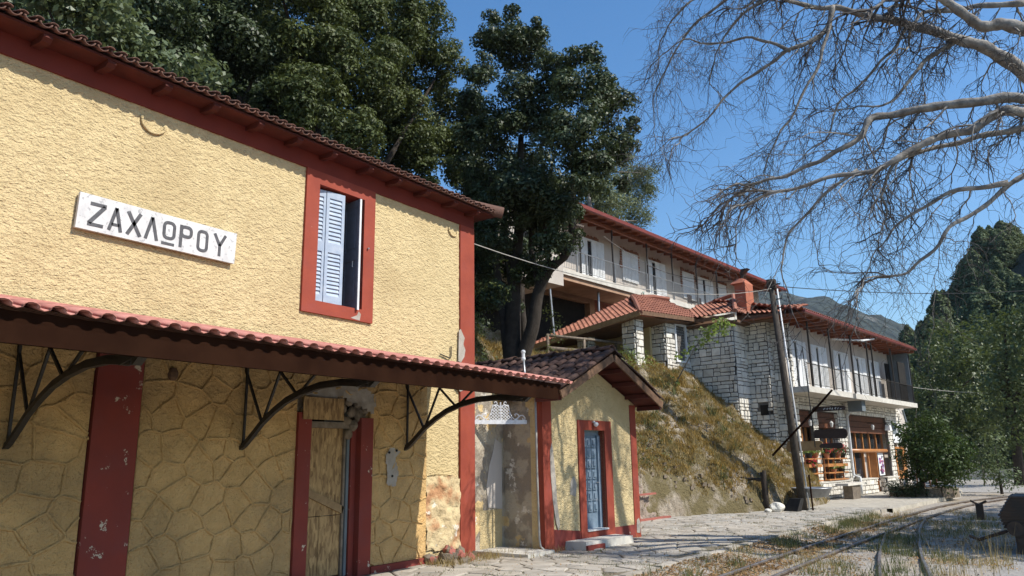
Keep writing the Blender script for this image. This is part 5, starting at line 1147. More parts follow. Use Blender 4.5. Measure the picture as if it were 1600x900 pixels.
def plank(nm,lb,y,x0,x1,z0,z1,mat,rounded=False,writ=False,loc=None):
    t=thing(nm,((x0+x1)/2,y,z0),lb,'sign')
    if rounded:
        h=(z1-z0)/2;P=[(x0,z0+.03),(x1-h*.7,z0),(x1-h*.2,z0+h*.35),(x1,z0+h),(x1-h*.2,z1-h*.3),(x1-h*.7,z1),(x0+.05,z1-.02),(x0-.03,z0+h)]
    else: P=[(x0,z0),(x1,z0+.02),(x1+.03,z1-.05),(x1-.04,z1),(x0+.03,z1),(x0-.03,z0+(z1-z0)*.4)]
    MB().prism([(x,y-.03,z) for x,z in P],(0,.06,0)).build('board',mat,t)
    if writ:
        rr=random.Random(6);x=x0+.33
        while x<x1-.1:
            m2=MB();h=.06
            for k in range(2):
                a=(x+rr.choice((0,.03)),y-.036,z0+.05+rr.choice((0,h/2)));b=(x+rr.choice((.03,.06)),y-.036,z0+.05+rr.choice((h/2,h)));m2.beam(a,b,.004,.012,(0,0,1) if abs(a[2]-b[2])<.02 else (1,0,0))
            m2.build('mark',M['whitepaint'],t);x+=.085
    return t
plank('plank_sign','light brown plank sign fixed low on the pole, pointing left',26.22,1.58,2.68,1.84,2.16,M['plankl'])
plank('plank_sign','large dark brown rounded plank sign hanging right of the pole',25.8,2.58,3.6,2.2,2.52,M['plank'],True)
plank('plank_sign','smaller dark plank sign hanging beneath the large rounded one',25.8,2.74,3.42,1.9,2.08,M['plank'],True)
plank('plank_sign','narrow dark board with faint white lettering hanging under the balcony',25.8,2.62,3.6,3.06,3.22,M['plank'],False,True)
MB().tube([(2.6,25.72,1.95),(2.56,25.72,3.9),(2.5,25.75,5.2)],.016,5).build('sign_wire',M['cable'],PO)
for x,z0,z1 in((3.4,2.0,3.1),(2.9,2.05,2.3)): MB().tube([(x,25.8,z0),(x,25.8,z1)],.008,4).build('sign_wire',M['cable'],PO)
# dead stump, stones, basin, trough by the pole
ST=thing('dead_stump',(.98,25.3,0),'forked dark dead stump standing at the foot of the bank','tree stump')
mb=MB();mb.tube([(1.0,25.3,-.1),(1.02,25.3,.5),(1.0,25.32,.95),(1.05,25.3,1.25)],[.13,.10,.095,.06],8);mb.tube([(1.0,25.32,.95),(.72,25.3,.98),(.2,25.25,1.02),(-.1,25.2,.98)],[.07,.05,.04,.02],7);mb.tube([(1.0,25.32,.95),(.92,25.3,1.2)],[.06,.03],6);mb.build('stump',M['darkbark'],ST,smooth=True)
def boulder(c,r,lb,mat,sc_=(1,1,.7),seed=0):
    bm=bmesh.new();bmesh.ops.create_icosphere(bm,subdivisions=3,radius=r)
    for v in bm.verts: v.co*=1+.45*noise.noise(v.co*2.2/r*.5+Vector((seed,2,0)));v.co=Vector([v.co[i]*sc_[i] for i in range(3)])
    mb=MB();mb.add([v.co+Vector(c) for v in bm.verts],[tuple(v.index for v in f.verts) for f in bm.faces]);bm.free()
    return tag(mb.build('boulder',mat,None,smooth=False),lb,'rock')
boulder((1.45,25.0,.1),.22,'pale boulder lying between the stump and the utility pole',M['stonew'],(1,1,.8),3)
boulder((1.3,24.6,.03),.1,'small pale stone in front of the pale boulder by the pole',M['stonew'],(1,1,.8),9)
tag(MB().prism([(1.5,25.35,.0),(2.0,25.2,.0),(2.05,25.5,.0),(1.6,25.75,.0)],(.15,.1,.38),.25).build('black_bag',M['blackpot'],None),'slumped black sack lying against the foot of the pole','sack')
bs_=thing('metal_basin',(2.0,26.6,.45),'shallow grey metal basin behind the foot of the pole','basin')
mb=MB();mb.lathe((2.1,26.7,.35),[(.2,0),(.5,.05),(.62,.3),(.66,.3),(.64,.33),(.6,.31),(.45,.08)],16);mb.build('basin',M['galv'],bs_,smooth=True)
# bench of stone slab
BN=thing('stone_bench',HF(1.0,-3.2,0),'stone slab bench on a stone block before the tavern windows','bench')
mb=MB();mb.prism([HF(.75,-4.2,.52),HF(1.25,-4.2,.52),HF(1.3,-2.2,.54),HF(.8,-2.2,.54)],(0,0,.09),.02);mb.build('seat',M['slab'],BN)
MB().prism([HF(.85,-3.6,-.02),HF(1.2,-3.6,-.02),HF(1.2,-2.7,-.02),HF(.85,-2.7,-.02)],(0,0,.54),-.05).build('support',M['rubble'],BN)
# flower pots on the tavern front
def potplant(v,u,z,r,lb,leaf,fl,seed,hr=.2):
    t=thing('flower_pot',HF(v,u,z),lb,'potted plant','flower pots on the tavern front')
    mb=MB();mb.lathe(HF(v,u,z),[(r*.65,0),(r,r*1.3),(r*1.1,r*1.3),(r*1.1,r*1.5),(r*.8,r*1.5)],10);mb.build('pot',M['blackpot'] if seed%2 else M['terra'],t)
    p=HF(v,u,z+r*1.5+hr*.6)
    crown('foliage',[(p[0],p[1],p[2],hr)],900,.09,leaf,t,seed,clump=.05,per=4,gap=0)
    if fl: crown('blooms',[(p[0],p[1],p[2]+.06,hr*1.05)],420,.06,M['redflower'],t,seed+50,clump=.04,per=4,fill=0,gap=0,wid=.9)
k=0
for u,z,fl,lb in((-5.2,1.62,0,'green leafy pot, upper shelf, first window from the pole, left'),(-4.5,1.62,0,'green leafy pot, upper shelf, first window from the pole, right'),(-5.0,1.02,1,'pot of pink red flowers on the lower shelf, first window from the pole'),
   (-3.3,1.6,1,'red geranium pot, upper shelf, second window, leftmost'),(-2.6,1.6,1,'red geranium pot, upper shelf, second window, second from left'),(-2.0,1.6,1,'red geranium pot, upper shelf, second window, third from left'),(-1.4,1.6,1,'red geranium pot, upper shelf, second window, rightmost'),
   (-2.7,.95,0,'green pot on the lower shelf under the geraniums, left'),(-1.7,.95,0,'green pot on the lower shelf under the geraniums, right')):
    potplant(.22,u,z,.13,lb,M['leaf_vine'] if not fl else M['leaf_bush'],fl,k+31,.24 if u<-4 or z>1.5 else .15);k+=1
SH=thing('pot_shelf',HF(.2,-3,1),'orange varnished wooden slats holding flower pots before the tavern windows','shelf')
for a,b in((-5.5,-4.1),(-3.45,-1.1)):
    for z in(.7,.98,1.25,1.55): MB().box(.1,.3,a,b,z,z+.05 if z!=1.25 else z+.12,HF).build('slat',M['varnish'],SH)
    for u in(a+.1,(a+b)/2,b-.1): MB().box(.08,.12,u-.05,u+.05,.67,1.6,HF).build('upright',M['varnish'],SH)
tt=thing('serving_table',HF(1.2,7.6,0),'low brown table with white trays at the right end of the tavern','table')
MB().box(.8,1.5,6.9,8.3,.72,.78,HF).build('table_top',M['brownpanel'],tt)
for a,b in((.85,6.95),(.85,8.2),(1.42,6.95),(1.42,8.2)): MB().box(a,a+.06,b,b+.06,0,.72,HF).build('leg',M['brownpanel'],tt)
for i,u in enumerate((7.2,7.75)): tag(MB().prism([HF(1.0,u,.79),HF(1.3,u,.79),HF(1.3,u+.35,.79),HF(1.0,u+.35,.79)],(0,0,.16),-.1).build('white_tray',M['whitepaint'],None),'white tray standing at the %s end of the brown serving table'%('left','right')[i],'tray','trays on the serving table')
# planter wall round the bush
PL=thing('stone_planter',(3.6,37,0),'low mossy stone planter at the foot of the round bush','planter')
mb=MB()
for k in range(14):
    a0=2*math.pi*k/14;a1=2*math.pi*(k+.92)/14;c=Vector((3.9,37.0,-.05))
    P=[c+Vector((math.cos(a)*r*1.15,math.sin(a)*r,0)) for a,r in((a0,1.15),(a1,1.15),(a1,.92),(a0,.92))]
    MB().prism([tuple(p) for p in P],(0,0,.36+.04*rk.random()),.03).build('stone',M['rubble'],PL)
MB().lathe((3.9,37,0),[(1.0,0),(.9,.28)],16).build('soil',M['earth'],PL)
# ================================================================== RIGHT-HAND SIDE MACHINERY
WG=thing('rail_trolley',(8.5,19.6,-.15),'dark rusty ribbed steel tipping wagon body in the shade at the right edge','wagon')
mb=MB();prof=[(7.78,.45),(7.70,.7),(7.98,1.15),(9.3,1.15),(9.55,.7),(9.3,.35),(8.2,.33)]
mb.prism([(x,19.0,z) for x,z in prof],(0,1.6,0));mb.build('body',M['machine'],WG)
for i in range(11):
    t=i/10;z=.42+t*.69;x=(7.78-.08*(z-.42)/.28 if z<.7 else 7.70+.28*(z-.7)/.45)
    MB().box(x-.03,9.4,18.97,19.0,z,z+.035).build('rib',M['machine'],WG)
    MB().box(x-.035,x+.0,19.0,20.6,z,z+.035).build('rib',M['machine'],WG)
mb=MB();mb.tube([(7.98,18.94,.42),(7.98,18.86,.42)],.17,16);mb.build('wheel',M['machine'],WG)
MB().tube([(7.98,18.86,.42),(7.98,18.82,.42)],.05,8).build('hub',M['machine'],WG)
MB().box(8.0,9.4,18.9,20.5,.05,.2).build('chassis',M['machine'],WG);MB().box(7.95,8.15,18.95,19.15,-.18,.4).build('leg',M['machine'],WG)
MB().tube([(7.8,18.9,.36),(7.2,19.2,.12),(6.9,20.3,.10)],.04,6).build('draw_bar',M['machine'],WG)
WG.location+=Vector((.06,-1.5,-.02));WG.scale=(.8,.8,.8)
PS=thing('point_lever',(7.0,20.9,-.15),'short dark point lever stand beside the track','track lever')
mb=MB();mb.box(6.92,7.1,20.8,21.0,-.2,.28);mb.tube([(7.0,20.9,.25),(6.8,20.9,.36)],.03,6);mb.tube([(7.0,20.9,.25),(7.2,20.9,.36)],.03,6);mb.build('lever_stand',M['machine'],PS)
PS.location+=Vector((-.17,5.2,0))
RP=thing('rope_barrier',(5,55,0),'sagging pale rope barrier strung across the far end of the road','rope barrier')
for x in(2.6,4.6,6.6): MB().tube([(x,56,-.15),(x,56,1.0)],.05,6).build('post',M['oldwood'],RP)
for z in(.85,.45): MB().tube([(2.6+.2*i,56,z-.14*math.sin(math.pi*(i%10)/10)) for i in range(21)],.03,5).build('rope',M['wire'],RP)
mb=MB();mb.box(-1,12,66,66.4,-.15,.55);tag(mb.build('low_wall',M['slab'],None),'long low pale wall across the road in the background','wall')
# ================================================================== CABLES
def cab(a,b,sag,lb,r=.012,mat='cable'):
    a=Vector(a);b=Vector(b);tag(MB().tube([a.lerp(b,i/16)-Vector((0,0,sag*4*(i/16)*(1-i/16))) for i in range(17)],r,4).build('cable',M[mat],None),lb,'cable')
cab((0,11.56,5.95),(1.66,25.9,7.3),.55,'thin cable running from the station corner across the trees to the pole',.011,'wire')
cab((1.66,25.95,7.4),(9.4,42,9.0),.25,'black cable running right from the pole top across the sky',.017)
cab(HF(-7,-8.2,11.6),(1.66,25.95,7.2),.7,'pale cable sagging from the guesthouse eave to the utility pole',.012,'wire')
cab(HF(-7,-4.6,10.9),HF(-2.1,-5.5,9.1),.25,'thin cable from a balcony post to the chimney',.012)
cab((2.9,45,5.15),(7.6,60,5.6),.2,'thin wire leaving the right end of the tavern balcony',.015,'wire')
cab(HF(1.1,7.8,4.1),HF(.6,8.6,2.3),-.12,'short cable hanging from the tavern balcony corner',.012,'wire')
# ================================================================== TREES
def evergreen(name,label,cat,key,stems,dens,L,mat,seed,bark='darkbark',group=None,**k):
    b0=stems[0][0][0];t=thing(name,tuple(b0),label,cat,group)
    for i,(path,rad) in enumerate(stems):
        P=curve([Vector(p) for p in path],3);n=len(P);rr=[rad[0]+(rad[1]-rad[0])*j/(n-1) for j in range(n)]
        MB().tube(P,rr,9).build('trunk' if i==0 else 'limb',M[bark],t,smooth=True)
    if 'ns' in k: lumpy('crown',BLOBS[key],dens,L,mat,t,seed,**k)
    else: crown('crown',BLOBS[key] if isinstance(key,str) else key,dens,L,mat,t,seed,**k)
    return t
def limbs_to(base,blobs,n,r0,seed):
    rr=random.Random(seed);b=Vector(base);out=[]
    for bl in rr.sample(list(blobs),min(n,len(blobs))):
        e=Vector(bl[:3]);m_=b.lerp(e,.5)+Vector((rr.uniform(-.3,.3),rr.uniform(-.3,.3),rr.uniform(-.3,.6)));out.append(([tuple(b),tuple(m_),tuple(e)],(r0,r0*.2)))
    return out
B=BLOBS['middle']
st=[([(-4.35,18.9,4.2),(-4.33,19,5.9),(-4.25,19,7.2),(-4.0,19,9.3),(-3.9,19,12)],(.30,.09)),
    ([(-4.2,18.95,4.3),(-3.62,19,5.6),(-3.4,19,6.6),(-2.95,19,7.35),(-2.2,19,7.9),(-2.1,19.1,9.5),(-2.0,19.2,11.5)],(.24,.07)),
    ([(-4.4,18.9,4.2),(-4.75,19,6.5),(-5.0,19,8.2),(-5.2,19,11)],(.17,.06)),
    ([(-3.3,19,6.8),(-3.6,19,8.3),(-3.3,19,10.5)],(.12,.05)),([(-4.3,19,6.2),(-4.6,19,9),(-4.4,18.8,11)],(.1,.04)),([(-2.95,19,7.4),(-3.0,18.9,9),(-2.6,18.9,11)],(.1,.04))]
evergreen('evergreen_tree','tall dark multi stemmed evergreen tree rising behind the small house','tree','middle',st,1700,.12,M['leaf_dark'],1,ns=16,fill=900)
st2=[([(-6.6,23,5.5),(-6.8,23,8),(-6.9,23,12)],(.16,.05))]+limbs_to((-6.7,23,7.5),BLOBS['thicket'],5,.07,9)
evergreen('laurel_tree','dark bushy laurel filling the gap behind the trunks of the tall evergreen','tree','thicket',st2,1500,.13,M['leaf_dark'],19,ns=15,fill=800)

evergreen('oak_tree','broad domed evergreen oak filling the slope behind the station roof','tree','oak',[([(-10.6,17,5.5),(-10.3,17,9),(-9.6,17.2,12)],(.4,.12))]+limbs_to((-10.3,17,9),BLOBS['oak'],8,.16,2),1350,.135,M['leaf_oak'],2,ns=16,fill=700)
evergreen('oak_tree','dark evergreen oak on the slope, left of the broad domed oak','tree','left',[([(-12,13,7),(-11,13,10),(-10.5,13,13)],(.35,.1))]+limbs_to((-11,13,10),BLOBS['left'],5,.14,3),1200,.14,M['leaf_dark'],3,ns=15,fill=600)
evergreen('leafy_tree','lighter green broad leaved tree just above the station roof at the left','tree','bright',[([(-8.2,8.5,3),(-7.8,8.6,7),(-7.5,8.8,10)],(.18,.06))]+limbs_to((-7.8,8.6,7.5),BLOBS['bright'],5,.08,4),170,.16,M['leaf_bright'],4,clump=.2,per=13,gap=.15,wid=.62)
# dark backdrop wood on the slope
rr=random.Random(12);bl=[]
for i in range(130):
    y=rr.uniform(4,26);x=-12.5-rr.uniform(0,13)-max(0,y-20)*.4;bl.append((x,y,H(x,y)+rr.uniform(.8,4.2),rr.uniform(1.6,2.6)))
o=crown('slope_wood',bl,17,.2,M['leaf_dark'],None,5,clump=.3,per=24,gap=.1,fill=.3);o['kind']='stuff'
bl=[]
for i in range(60):
    y=rr.uniform(6,17);x=-8.2-rr.uniform(0,4.5);bl.append((x,y,max(H(x,y),3)+rr.uniform(.5,4.5),rr.uniform(.9,1.5)))
o=crown('slope_undergrowth',bl,22,.15,M['leaf_dark'],None,15,clump=.25,per=18,gap=.2,fill=.3);o['kind']='stuff'
t=thing('pine_tree',(-15,42,8),'grey green pine standing behind the guesthouse roof','tree')
MB().tube([(-15.2,43.5,7),(-15,43,13),(-14.6,42.5,18),(-14.5,42,20.5)],[.35,.28,.15,.05],9).build('trunk',M['bark'],t,smooth=True)
for b in BLOBS['pine'][::2]: MB().tube([(-14.9,42.6,b[2]-1.2),((-14.9+b[0])/2,(42.6+b[1])/2,b[2]-.7),b[:3]],[.09,.06,.02],5).build('limb',M['bark'],t,smooth=True)
crown('crown',BLOBS['pine'],60,.28,M['leaf_pine'],t,6,clump=.24,per=30,gap=.25,wid=.2,fill=.3,upb=.9)
o=crown('cliff_ivy',BLOBS['ivy'],60,.10,M['leaf_oak'],None,7,clump=.12,per=14,gap=.3);o['kind']='stuff'
# darker undergrowth on the bank left of the terrace
rr=random.Random(5);bl=[]
for i in range(52):
    y=rr.uniform(13.6,22);x=-4.0-rr.uniform(0,4.5)
    if y>16.6 and x>-7 and rr.random()<.85: continue
    bl.append((x,y,H(x,y)+rr.uniform(-.1,1.6)*(1 if x<-5 else .5),rr.uniform(.45,.9)))
o=crown('bank_undergrowth',bl,45,.11,M['leaf_dark'],None,16,clump=.16,per=16,gap=.35,fill=.3);o['kind']='stuff'
# climbing vine in front of the bays
t=thing('climbing_vine',(-1.6,27,5),'light green vine spray arching in front of the stone bays','vine')
V_=BLOBS['vine'];MB().tube([V_[14][:3],V_[8][:3] if 0 else V_[0][:3],V_[1][:3],V_[2][:3],V_[4][:3],V_[6][:3]],[.03,.022,.018,.012,.01,.006],5).build('stem',M['bark'],t,smooth=True)
crown('leaves',[(a,b,c,r*1.15) for a,b,c,r in V_],260,.13,M['leaf_vine'],t,8,clump=.09,per=5,gap=.1,fill=.5,wid=.7)
# bush and shrub at the right
t=thing('round_bush',(3.9,36.6,0),'big glossy round bush in the stone planter by the tavern','bush')
MB().tube([(3.9,36.7,0),(3.95,36.6,1.0),(4.0,36.4,2)],[.1,.08,.04],7).build('trunk',M['darkbark'],t,smooth=True)
for e in BLOBS['bush'][1:6]: MB().tube([(3.9,36.7,.5),tuple((Vector((3.9,36.7,.7))+Vector(e[:3]))/2),e[:3]],[.05,.03,.015],5).build('limb',M['darkbark'],t,smooth=True)
crown('crown',BLOBS['bush'],110,.15,M['leaf_bush'],t,9,clump=.16,per=18,gap=.12,wid=.45)
t=thing('low_hedge',(3.5,35.6,0),'low dark clipped hedge left of the round bush beside the tavern','hedge')
for x in(3.1,3.8): MB().tube([(x,35.6,0),(x,35.6,.4)],.03,5).build('trunk',M['darkbark'],t)
crown('crown',[(2.95+.2*i,35.6+.1*(i%2),.34,.34) for i in range(6)],300,.08,M['leaf_dark'],t,71,clump=.07,per=9,gap=.05)
t=thing('road_shrub',(6.4,41,0),'dark upright shrub standing beside the road at the right','shrub')
MB().tube([(6.4,41.5,-.1),(6.4,41.5,1.0),(6.4,41.5,2)],[.07,.05,.03],6).build('trunk',M['darkbark'],t)
crown('crown',BLOBS['shrub'],60,.14,M['leaf_conifer'],t,10,clump=.16,per=16,gap=.2)
def dtree(key,label,x,y,seed,mat,dens=18,L=.24):
    t=thing('valley_tree',(x,y,-.2),label,'tree','leafy trees in the valley on the right')
    MB().tube([(x,y,-.3),(x+.2,y,3),(x,y,6)],[.3,.22,.1],8).build('trunk',M['darkbark'],t,smooth=True)
    for bb in (BLOBS[key] if isinstance(key,str) else key)[1:6]: MB().tube([(x,y,3.5),tuple((Vector((x,y,4.5))+Vector(bb[:3]))/2),bb[:3]],[.14,.1,.04],5).build('limb',M['darkbark'],t,smooth=True)
    crown('crown',BLOBS[key] if isinstance(key,str) else key,dens,L,mat,t,seed,clump=.34,per=22,gap=.16,wid=.6)
dtree('decid1','large leafy tree beyond the end of the tavern, lit on its crown',1.5,61,21,M['leaf_decid'])
dtree('decid2','large leafy tree at the right frame edge, nearer than the one beyond the tavern',6.5,54,22,M['leaf_decid'])
o=crown('valley_undergrowth',BLOBS['under'],16,.28,M['leaf_dark'],None,23,clump=.35,per=18,gap=.1);o['kind']='stuff'
rr=random.Random(77);bl=[(rr.uniform(-6,26),rr.uniform(72,84),rr.uniform(.5,7),rr.uniform(1.6,2.8)) for i in range(75)]
o=crown('valley_wood',bl,9,.34,M['leaf_dark'],None,24,clump=.4,per=18,gap=.1);o['kind']='stuff'
# off-frame shade trees on the right of the road (their shadows lie on the road)
for i,(x,y,lb) in enumerate(((14.3,20.6,'leafy roadside tree on the right, nearest one'),(14.5,26.0,'leafy roadside tree on the right, middle one'),(14.3,31.5,'leafy roadside tree on the right, farthest one'))):
    rr=random.Random(i);bl=[(x+rr.uniform(-2.2,2.2),y+rr.uniform(-2.6,2.6),rr.uniform(4.5,7.4),rr.uniform(1.0,1.5)) for _ in range(18)]
    dtree(bl,lb,x,y,40+i,M['leaf_decid'],16,.24)
# ------------------------------------------------------------------ right hillside and mountain
def RH(x,y):
    k=sm(74,165,y);top=(16+22*sm(-14,8,x)+1.0*max(0,x-8))*sm(-26,-8,x)
    return k*top+2*noise.noise(Vector((x*.05,y*.05,0)))*k-.5
grid('right_hillside',-60,150,72,330,4,RH,M['forestfloor'])
def conifer_mesh(seed,h=10,r=2.2):
    rng=np.random.default_rng(seed);n=6500;t=rng.random(n)**.8;z=h*(.1+.9*t);a=rng.uniform(0,2*np.pi,n)
    lobe=.78+.3*np.sin(a*3+z*2.1+seed)*np.cos(a*2-z*1.3)+.22*np.abs(np.sin(t*21+2*np.sin(a)))
    rad=r*(1-t**1.9)**.65*lobe*np.sqrt(rng.uniform(.35,1,n))
    c=np.c_[np.cos(a)*rad,np.sin(a)*rad,z-.18*rad+rng.normal(size=n)*.15];nn=np.c_[np.cos(a)*.8,np.sin(a)*.8,np.ones(n)*.7]+rng.normal(size=(n,3))*.55;nn/=np.linalg.norm(nn,axis=1,keepdims=True)
    return leaves(c,nn,.5,rng,.5),n,rng.random(n)
cm=[]
for s in range(3):
    co,n,tt_=conifer_mesh(s,(8.5,9.5,7.5)[s],(3.2,2.8,3.7)[s]);o=numesh('conifer_crown',co,n,M['leaf_conifer'],tt_);cm.append(o.data);bpy.data.objects.remove(o)
tmb=MB().tube([(0,0,-1.5),(0,0,5),(0,0,9)],[.22,.14,.04],6)
tmo=tmb.build('conifer_trunk',M['darkbark'],None);tme=tmo.data;bpy.data.objects.remove(tmo)
rr=random.Random(31);placed=[]
cand=[(rr.uniform(-16,18),rr.uniform(88,172)) for _ in range(900)]
for x,y in cand:
    if len(placed)>=105: break
    if any((x-a)**2+(y-b)**2<(2.8)**2 for a,b in placed): continue
    if x<-12+(y-88)*.02: continue
    if (x-9.2)/y>-.02: continue
    placed.append((x,y));s=rr.uniform(.55,1.0)
    t=thing('conifer',(x,y,RH(x,y)-.4),'dark conifer, one of many covering the steep hillside on the right','conifer','conifers on the right hillside')
    t.scale=(s,s,s*rr.uniform(.9,1.15));t.rotation_euler=(0,0,rr.uniform(0,6))
    for nm,me in(('trunk',tme),('crown',cm[rr.randrange(3)])):
        c=bpy.data.objects.new(nm,me);col.objects.link(c);c.parent=t
for x,y,z,s in((-6.3,92,6,.95),(-4.5,90,5,.85)):
    t=thing('conifer',(x,y,z),'pointed conifer beyond the tavern roof end, %s'%('left one' if x<-5 else 'right one'),'conifer','conifers beyond the tavern roof')
    t.scale=(s,s,s)
    for nm,me in(('trunk',tme),('crown',cm[0])):
        c=bpy.data.objects.new(nm,me);col.objects.link(c);c.parent=t
RID=[(-900,380),(-600,345),(-430,318),(-369,300),(-328,280),(-283,264),(-245,248),(-192,221),(-158,201),(-118,172),(0,150),(200,180),(500,260)]
def rz(x):
    for (a,p),(b,q) in zip(RID,RID[1:]):
        if x<=b: return p+(q-p)*max(0,(x-a)/(b-a))
    return 260
def MH(x,y):
    xr=9.2+(x-9.2)*1300/max(y,300);k=sm(500,1300,y)*(1 if y<1320 else 1-.15*(y-1320)/200)
    n=noise.fractal(Vector((x*.008,y*.008,2)),.8,2.1,7)
    n=max(-1.5,min(1.5,n))
    return (rz(x)-18)*k+n*26*k*(1-.5*sm(1200,1320,y))-3
grid('mountain',-1000,520,420,1480,9,MH,M['mountain'])
# ------------------------------------------------------------------ the bare plane tree
PT=thing('plane_tree',(11.6,19.2,-.2),'bare branched plane tree reaching over the track from the right','tree')
MB().tube(curve([(11.6,19.2,-.4),(11.5,19.2,2.5),(11.6,19,5),(11.3,18.8,7.5),(11.5,18.5,10)],4),[.42-.012*i for i in range(17)],14).build('trunk',M['bark'],PT,smooth=True)
LR={'A':(.20,.04),'A2':(.065,.016),'B':(.16,.07),'C':(.125,.026),'D':(.115,.026),'D2':(.06,.03),'E':(.07,.017),'F':(.07,.03),'G':(.06,.02),'H':(.05,.015),'I':(.08,.02),'J':(.05,.015),'K':(.045,.012),'N':(.04,.012),'O':(.04,.012),'Q':(.04,.012),'S':(.035,.012)}
HUB={'A':(11.4,18.9,6.5),'B':(11.4,18.8,7.5),'C':(11.55,19,5.8),'D':(11.5,19,5.0),'E':(11.55,19,4.2)}
rt2=random.Random(21);ALL=[]
for k_,P in LIMBS.items():
    P=[Vector(p) for p in P]
    if k_ in HUB: P=[Vector(HUB[k_])]+P[1:]
    C_=curve(P,5);C_=[p+Vector((noise.noise(p*1.9),noise.noise(p*1.9+Vector((9,0,0))),noise.noise(p*1.9+Vector((0,9,0)))))*.10*min(1,i/6) for i,p in enumerate(C_)]
    n=len(C_);r0,r1=LR[k_];rr_=[(r0+(r1-r0)*(j/(n-1))**.7)*(1+.10*math.sin(j*1.7)) for j in range(n)]
    MB().tube(C_,rr_,9).build('limb',M['bark'],PT,smooth=True)
    for i in range(1,n): ALL.append((C_[i-1],C_[i],rr_[i],i/n,k_))
TW=MB();BR=MB()
def grow(p,d,L,r,lev,mbx):
    seg=5 if lev>1 else 9;path=[Vector(p)];q=Vector(p);d=Vector(d).normalized();spots=[]
    droop=(.05,.10,.13,.1)[lev]
    for i in range(seg):
        d=(d+Vector((rt2.gauss(0,.3),rt2.gauss(0,.3),rt2.gauss(0,.28)-droop))).normalized()
        q=q+d*(L/seg);path.append(q.copy());spots.append((q.copy(),d.copy()))
    mbx.tube(path,[r*(1-.75*i/seg) for i in range(seg+1)],5 if lev==1 else 3,False)
    if lev<3:
        for q,dd in spots:
            for _ in range(2 if rt2.random()<.4 else 1):
                if rt2.random()<(.85 if lev==1 else .58):
                    nd=(dd*.75+Vector((rt2.gauss(-.1,.55),rt2.gauss(0,.55),rt2.gauss(-.12,.5)))).normalized()
                    grow(q,nd,L*rt2.uniform(.35,.65),max(.0040,r*.5),lev+1,mbx if lev+1<2 else TW)
for a,b,r,t,k_ in ALL:
    Ld=(b-a).length
    if b.x>9.6: continue
    ne=Ld/.36*(1.15 if k_ in 'CDEI' else .85)
    for _ in range(int(ne)+(rt2.random()<ne%1)):
        p=a.lerp(b,rt2.random());dr=(b-a).normalized()
        sd_=Vector((rt2.uniform(-.9,.15),rt2.gauss(0,.7),rt2.uniform(-1.0,.35)))
        L=rt2.uniform(.7,1.9)*(1 if t>.25 else .8)
        grow(p,dr*.5+sd_,L,max(.008,min(.022,r*.38))*rt2.uniform(.6,1.1),1,BR)
    if t>.93: grow(b,(b-a).normalized(),1.5,r,1,BR)
BR.build('branches',M['bark'],PT,smooth=True,kind='stuff',norm=False)
TW.build('twigs',M['twig'],PT,smooth=False,kind='stuff',norm=False)
# ================================================================== GROUND COVER
rg=np.random.default_rng(3)
def scat(n,x0,x1,y0,y1,zf,keep=None,clump=None):
    out=[]
    while len(out)<n:
        x=rg.uniform(x0,x1);y=rg.uniform(y0,y1)
        if clump and noise.noise(Vector((x*clump[0],y*clump[0],clump[2])))<clump[1]: continue
        if keep and not keep(x,y): continue
        out.append((x,y,zf(x,y)))
    return out
def onbank(x,y):
    d=xb(y)-x
    if not(.15<d<5.8): return False
    z=H(x,y);b=1.25*sm(27,20,y)+.25+.7*noise.noise(Vector((x*1.1,y*1.1,4)))
    return z>b
def tufts(n,n2,lo,f,sd_):
    out=[]
    for x,y,z in scat(n,-7.5,1.9,15.4,32.5,lambda x,y:0,onbank,(f,lo,sd_)):
        s=rg.uniform(.05,.16)
        for _ in range(n2):
            a=x+rg.normal()*s;b=y+rg.normal()*s;out.append((a,b,H(a,b)-.03))
    return out
blades('dry_bank_grass',tufts(900,9,-.3,1.3,1),.20,.018,M['dry'],1,per=6,spread=.04,lean=.9)
blades('russet_bank_weeds',tufts(1500,9,-.3,1.6,5),.15,.028,M['rust'],2,per=6,spread=.05,lean=1.0)
blades('low_ochre_moss',scat(9000,-7.5,1.9,15.4,32.5,lambda x,y:H(x,y)-.02,onbank,(1.1,-.1,8)),.05,.03,M['rust'],12,per=6,spread=.07,lean=1.6)
blades('green_bank_weeds',tufts(120,9,.08,1.2,9),.20,.035,M['grass'],3,per=6,spread=.05,lean=.8)
bl=[]
for x,y,z in tufts(120,1,.0,1.0,17): bl.append((x,y,z+.05,rg.uniform(.06,.2)))
for i in range(42):
    y=rg.uniform(17.5,23.5);x=xb(y)-rg.uniform(.5,2.6);bl.append((x,y,H(x,y)+.05,rg.uniform(.12,.34)))
o=crown('bank_leafy_weeds',bl,190,.065,M['leaf_oak'],None,31,clump=.08,per=7,gap=.1);o['kind']='stuff'
bl=[]
for i in range(18):
    y=rg.uniform(22.5,28);x=xb(y)-5.2-rg.uniform(-.5,.6);bl.append((x,y,H(x,y)+.15,rg.uniform(.15,.35)))
o=crown('bank_top_weeds',bl,150,.08,M['leaf_vine'],None,32,clump=.1,per=6,gap=.2);o['kind']='stuff'
